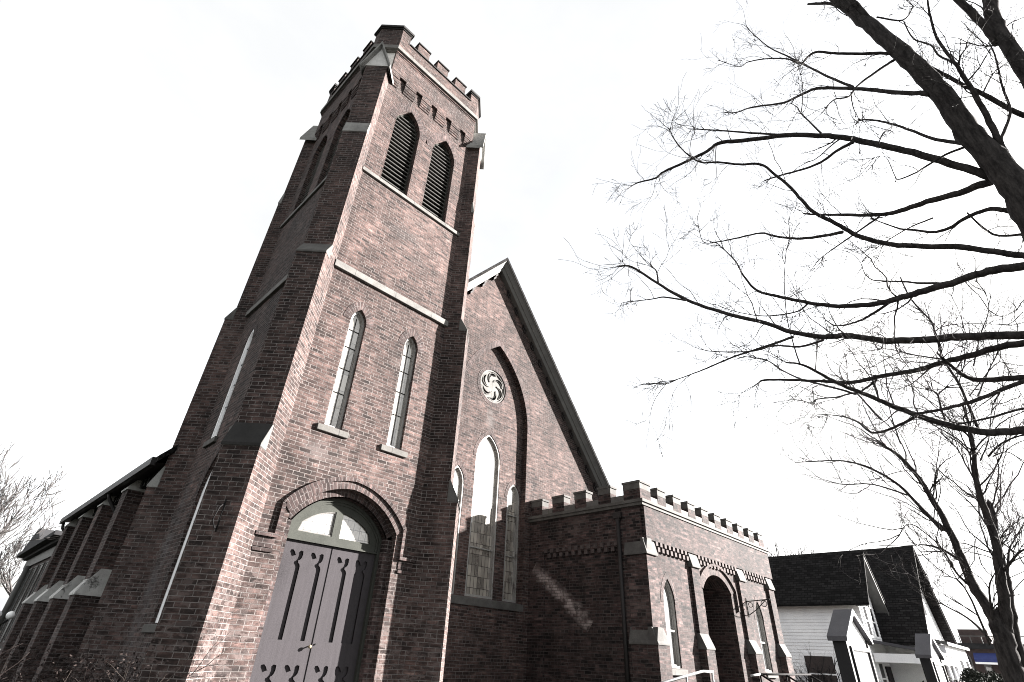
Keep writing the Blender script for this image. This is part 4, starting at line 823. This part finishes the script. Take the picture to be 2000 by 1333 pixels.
for pts, w0, w1, o0, o1 in [([(1500, 1300), (1380, 1170), (1290, 1090), (1150, 1020), (1040, 1000), (900, 1005), (840, 1010)], 22, 4, .3, 1.5), ([(1360, 1160), (1200, 1110), (1060, 1110), (950, 1080)], 11, 4, .6, -.3), ([(1740, 980), (1800, 920), (1900, 880), (2000, 860)], 15, 6, -.4, -1.2), ([(1700, 1130), (1640, 1030), (1590, 940), (1520, 870)], 13, 4, -.3, .6), ([(1690, 850), (1600, 640), (1530, 530), (1490, 400), (1470, 350), (1380, 250), (1330, 150)], 20, 9, -.3, .9), ([(1240, 810), (1140, 700), (1090, 640), (1080, 560)], 14, 4, .6, .9), ([(1330, 920), (1290, 800), (1270, 680), (1300, 600)], 10, 4, .6, -.4), ([(1690, 700), (1750, 560), (1820, 450), (1904, 400)], 12, 4, -.3, .7), ([(1670, 560), (1700, 420), (1740, 300), (1720, 200)], 11, 4, -.4, -1.1), ([(1490, 400), (1520, 380), (1600, 365), (1760, 365), (1900, 380)], 8, 3, .4, 0), ([(1650, 700), (1790, 540), (1860, 640), (1930, 760)], 8, 3, .2, .9), ([(1760, 980), (1830, 960), (1904, 1010)], 9, 4, .2, .9), ([(1440, 1130), (1380, 1050), (1260, 1070), (1180, 1120)], 9, 3, .3, -.8), ([(1700, 1000), (1740, 900), (1760, 740), (1830, 620)], 12, 4, 0, 1), ([(1600, 640), (1640, 480), (1610, 330), (1560, 220)], 9, 3, 0, .8), ([(1740, 300), (1800, 330), (1870, 300)], 7, 3, 0, .4)]: mt.limb(pts, w0, w1, Z3, K, o0, o1)
for (P, Rr) in mt.limbs[4:]:
    L = sum((P[i + 1] - P[i]).length for i in range(len(P) - 1))
    for _ in range(int(L * 2.6) + 3):
        i = rnd.randint(int(len(P) * .2), len(P) - 2); d = (P[i + 1] - P[i]).normalized(); q = rv(); q = q - d * q.dot(d)
        twig(mt.mb, P[i], (d * .8 + q * .7 + Vector((0, 0, .25))).normalized(), rnd.uniform(.5, 1.9), min(max(Rr[i] * .32, .009), .017), 2, .35)
for (P, Rr) in mt.limbs[1:4]:
    for _ in range(15):
        i = rnd.randint(len(P) // 2, len(P) - 2); d = (P[i + 1] - P[i]).normalized(); q = rv()
        twig(mt.mb, P[i], (d * .8 + q * .6).normalized(), rnd.uniform(.7, 2.2), .015, 2, .35)
t = thing('bare_tree', 'slimmer bare tree with a forked trunk near the right edge, behind the notice boards', 'tree', (base.x, base.y, GZ))
mt.trunk.build('trunk', M_bark, t); mt.mb.build('crown', M_bark, t)

def grow(mb, p, d, L, r, lev, spread=.55, up=.12, kids=(3, 5), minr=.006):
    n = 6; pts = [p]; dd = d.copy(); rr = [r]
    for i in range(n):
        dd = (dd + rv() * .16 + Vector((0, 0, up))).normalized(); pts.append(pts[-1] + dd * L / n); rr.append(max(r * (1 - .62 * (i + 1) / n), minr))
    mb.tube(pts, rr, 7 if r > .06 else 4)
    if lev > 0:
        for k in range(rnd.randint(*kids)):
            i = rnd.randint(2, n); q = rv(); q = q - dd * q.dot(dd)
            grow(mb, pts[i], (dd + q * spread * 1.6).normalized(), L * rnd.uniform(.5, .8), rr[i] * .6, lev - 1, spread, up, kids, minr)
def bare_tree(label, x, y, h, r, lev=4, spread=.55, lean=(0, 0), kids=(3, 5), minr=.008, mat=None):
    t = thing('bare_tree', label, 'tree', (x, y, GZ)); a = MB(); b = MB()
    top = Vector((x + lean[0], y + lean[1], GZ + h * .32)); a.tube(*[smooth([Vector((x, y, GZ)), Vector((x + lean[0] * .4, y + lean[1] * .4, GZ + h * .16)), top], [r * 1.3, r, r * .85])[k] for k in (0, 1)], 10, .05)
    a.build('trunk', mat or M_bark, t)
    for k in range(5):
        an = 2 * math.pi * k / 5 + rnd.random(); grow(b, top - Vector((0, 0, h * .1 * rnd.random())), Vector((math.cos(an) * spread, math.sin(an) * spread, .9)).normalized(), h * .3, r * .6, lev, spread, .1, kids, minr)
    b.build('crown', mat or M_twig, t); return t
M_hazy = plain('far_grey_twigs', (0.033, 0.03, 0.03), (0.048, 0.045, 0.0432), 3, 1)
bare_tree('bare tree left of the nave, rising behind the distant classical building', -.6, 37, 11.2, .2, 4, .55, (.4, 0), (3, 4), .016, M_hazy)
bare_tree('bare tree whose top shows just above the far end of the nave roof', 5.2, 56, 10.0, .2, 4, .6, (0, 0), (3, 4), .016, M_hazy)
bare_tree('small bare tree top showing over the black roof of the white house', 45.5, 14.5, 11.5, .22, 4, .45, (0, 0), (3, 4), .016)
bare_tree('pale thin tree far off at the left edge behind the lamp post', 1.0, 62, 8.0, .18, 4, .7, (0, 0), (4, 5), .03, M_hazy)

def blob_leaves(mb, c, r, n, s, flat=1):
    for _ in range(n):
        v = rv() * (rnd.random() ** .4); p = Vector(c) + Vector((v.x * r[0], v.y * r[1], v.z * r[2])); a = rv() * s; b = rv() * s; mb.face([p - a, p - b * .6, p + a, p + b * .6])
h = thing('hedge', 'low clipped dark hedge at the lower right below the brick building', 'hedge', (26, 3.3, GZ)); e = MB(); b = MB(); b.box(24.4, 27.6, 2.0, 4.3, GZ, -.25); b.build('stems', M_hedge, h)
for k in range(26): blob_leaves(e, (24.4 + 3.2 * rnd.random(), 2.0 + 2.3 * rnd.random(), -.7 + .55 * rnd.random()), (.5, .5, .45), 170, .05)
e.build('foliage', M_hedge, h)
for lbl, (x, y, r, zt) in (('rounded dark evergreen bush by the house corner, left one of the pair above the hedge', (38.6, 4.75, .45, .48)), ('rounded dark evergreen bush, right one of the pair above the hedge', (39.0, 4.05, .5, .38))):
    h = thing('evergreen_bush', lbl, 'bush', (x - 4, y - .6, GZ), 'evergreen bushes above the hedge'); x -= 4; y -= .6; b = MB(); b.tube([(x, y, GZ), (x, y, zt - .4)], .06, 6); b.build('stem', M_bark, h); e = MB()
    blob_leaves(e, (x, y, zt - r * 1.1), (r, r, r * 1.1), 2600, .05); blob_leaves(e, (x, y, zt - r * 2.4), (r * 1.1, r * 1.1, r * 1.3), 2600, .05); e.build('foliage', M_hedge, h)

def shrub(label, x, y, h, n, spread, mat, leafmat=None, leaves=0, minr=.004, base=.25):
    t = thing('bare_shrub', label, 'shrub', (x, y, GZ)); e = MB()
    for k in range(n):
        an = rnd.random() * 6.283; p = Vector((x + math.cos(an) * base * rnd.random(), y + math.sin(an) * base * rnd.random(), GZ))
        d = Vector((math.cos(an) * spread, math.sin(an) * spread, 1)).normalized(); L = h * rnd.uniform(.6, 1.1)
        pts = [p]; rr = [.011]; m_ = 10
        for i in range(m_):
            d = (d + rv() * .22 + Vector((math.cos(an) * .05, math.sin(an) * .05, -.075 * (i > 4)))).normalized(); pts.append(pts[-1] + d * L / m_); rr.append(max(.011 * (1 - i / m_), minr))
        e.tube(pts, rr, 5)
        for _ in range(5): i = rnd.randint(3, m_ - 1); twig(e, pts[i], (d + rv()).normalized(), h * .3, .006, 1, 0)
    e.build('stems', mat, t)
    if leaves:
        f = MB(); blob_leaves(f, (x, y, GZ + h * .42), (spread * h * .8, spread * h * .8, h * .4), leaves, .022); f.build('leaves', leafmat, t)
shrub('tangled bare climbing shrub with tan stems at the foot of the dark tower buttress', 2.25, 9.7, 1.9, 42, .8, M_tan, M_rust, 2600, .0045, .5)
shrub('dark bare shrub against the nave wall, beside the tan climbing shrub', 1.7, 11.0, 1.9, 42, .8, M_rust, M_rust, 2600, .0045, .6)
shrub('leafless dark shrub growing against the clapboard wall of the white house', 33.9, 10.4, 2.7, 70, .5, M_twig, None, 0, .016, 1.2)

# ------------------------------------------------------------------ light
AZ, EL = math.radians(58), math.radians(18.5)      # azimuth from -y towards +x
sdir = Vector((math.sin(AZ) * math.cos(EL), -math.cos(AZ) * math.cos(EL), math.sin(EL)))
ld = bpy.data.lights.new('sun', 'SUN'); ld.energy = 5; ld.angle = math.radians(1.1); ld.color = (1, .95, .91)
lo = bpy.data.objects.new('sun', ld); COL.objects.link(lo); lo.rotation_euler = sdir.to_track_quat('Z', 'Y').to_euler()
w = bpy.data.worlds.new('World'); S.world = w; w.use_nodes = True; t = w.node_tree; q = N(t); bg = t.nodes['Background']
sk = q.n('ShaderNodeTexSky', sky_type='NISHITA'); sk.sun_disc = False; sk.sun_elevation = EL; sk.sun_rotation = math.atan2(sdir.x, sdir.y)
sk.dust_density = 2.5; sk.ozone_density = 1
hsv = q.n('ShaderNodeHueSaturation'); hsv.inputs['Saturation'].default_value = .14; q.l(sk.outputs[0], hsv.inputs['Color']); tc = q.n('ShaderNodeTexCoord'); veil = q.noise(tc.outputs['Generated'], 2.2, 6, .6, (1, 1, 2.2))
hi = q.mix(hsv.outputs[0], q.mix((1.96, 1.99, 2.02), (2.12, 2.125, 2.125), q.ramp(veil, [(.4, 0), (.6, 1)])), 1, 'LIGHTEN')     # thin high overcast
hi = q.mix(hi, (4.6, 4.55, 4.5), 1, 'DARKEN'); q.l(hi, bg.inputs[0]); bg.inputs[1].default_value = .05
S.cycles.filter_width = 1.0
S.view_settings.view_transform = 'Standard'; S.view_settings.look = 'None'; S.view_settings.gamma = 1; S.view_settings.exposure = 3.3
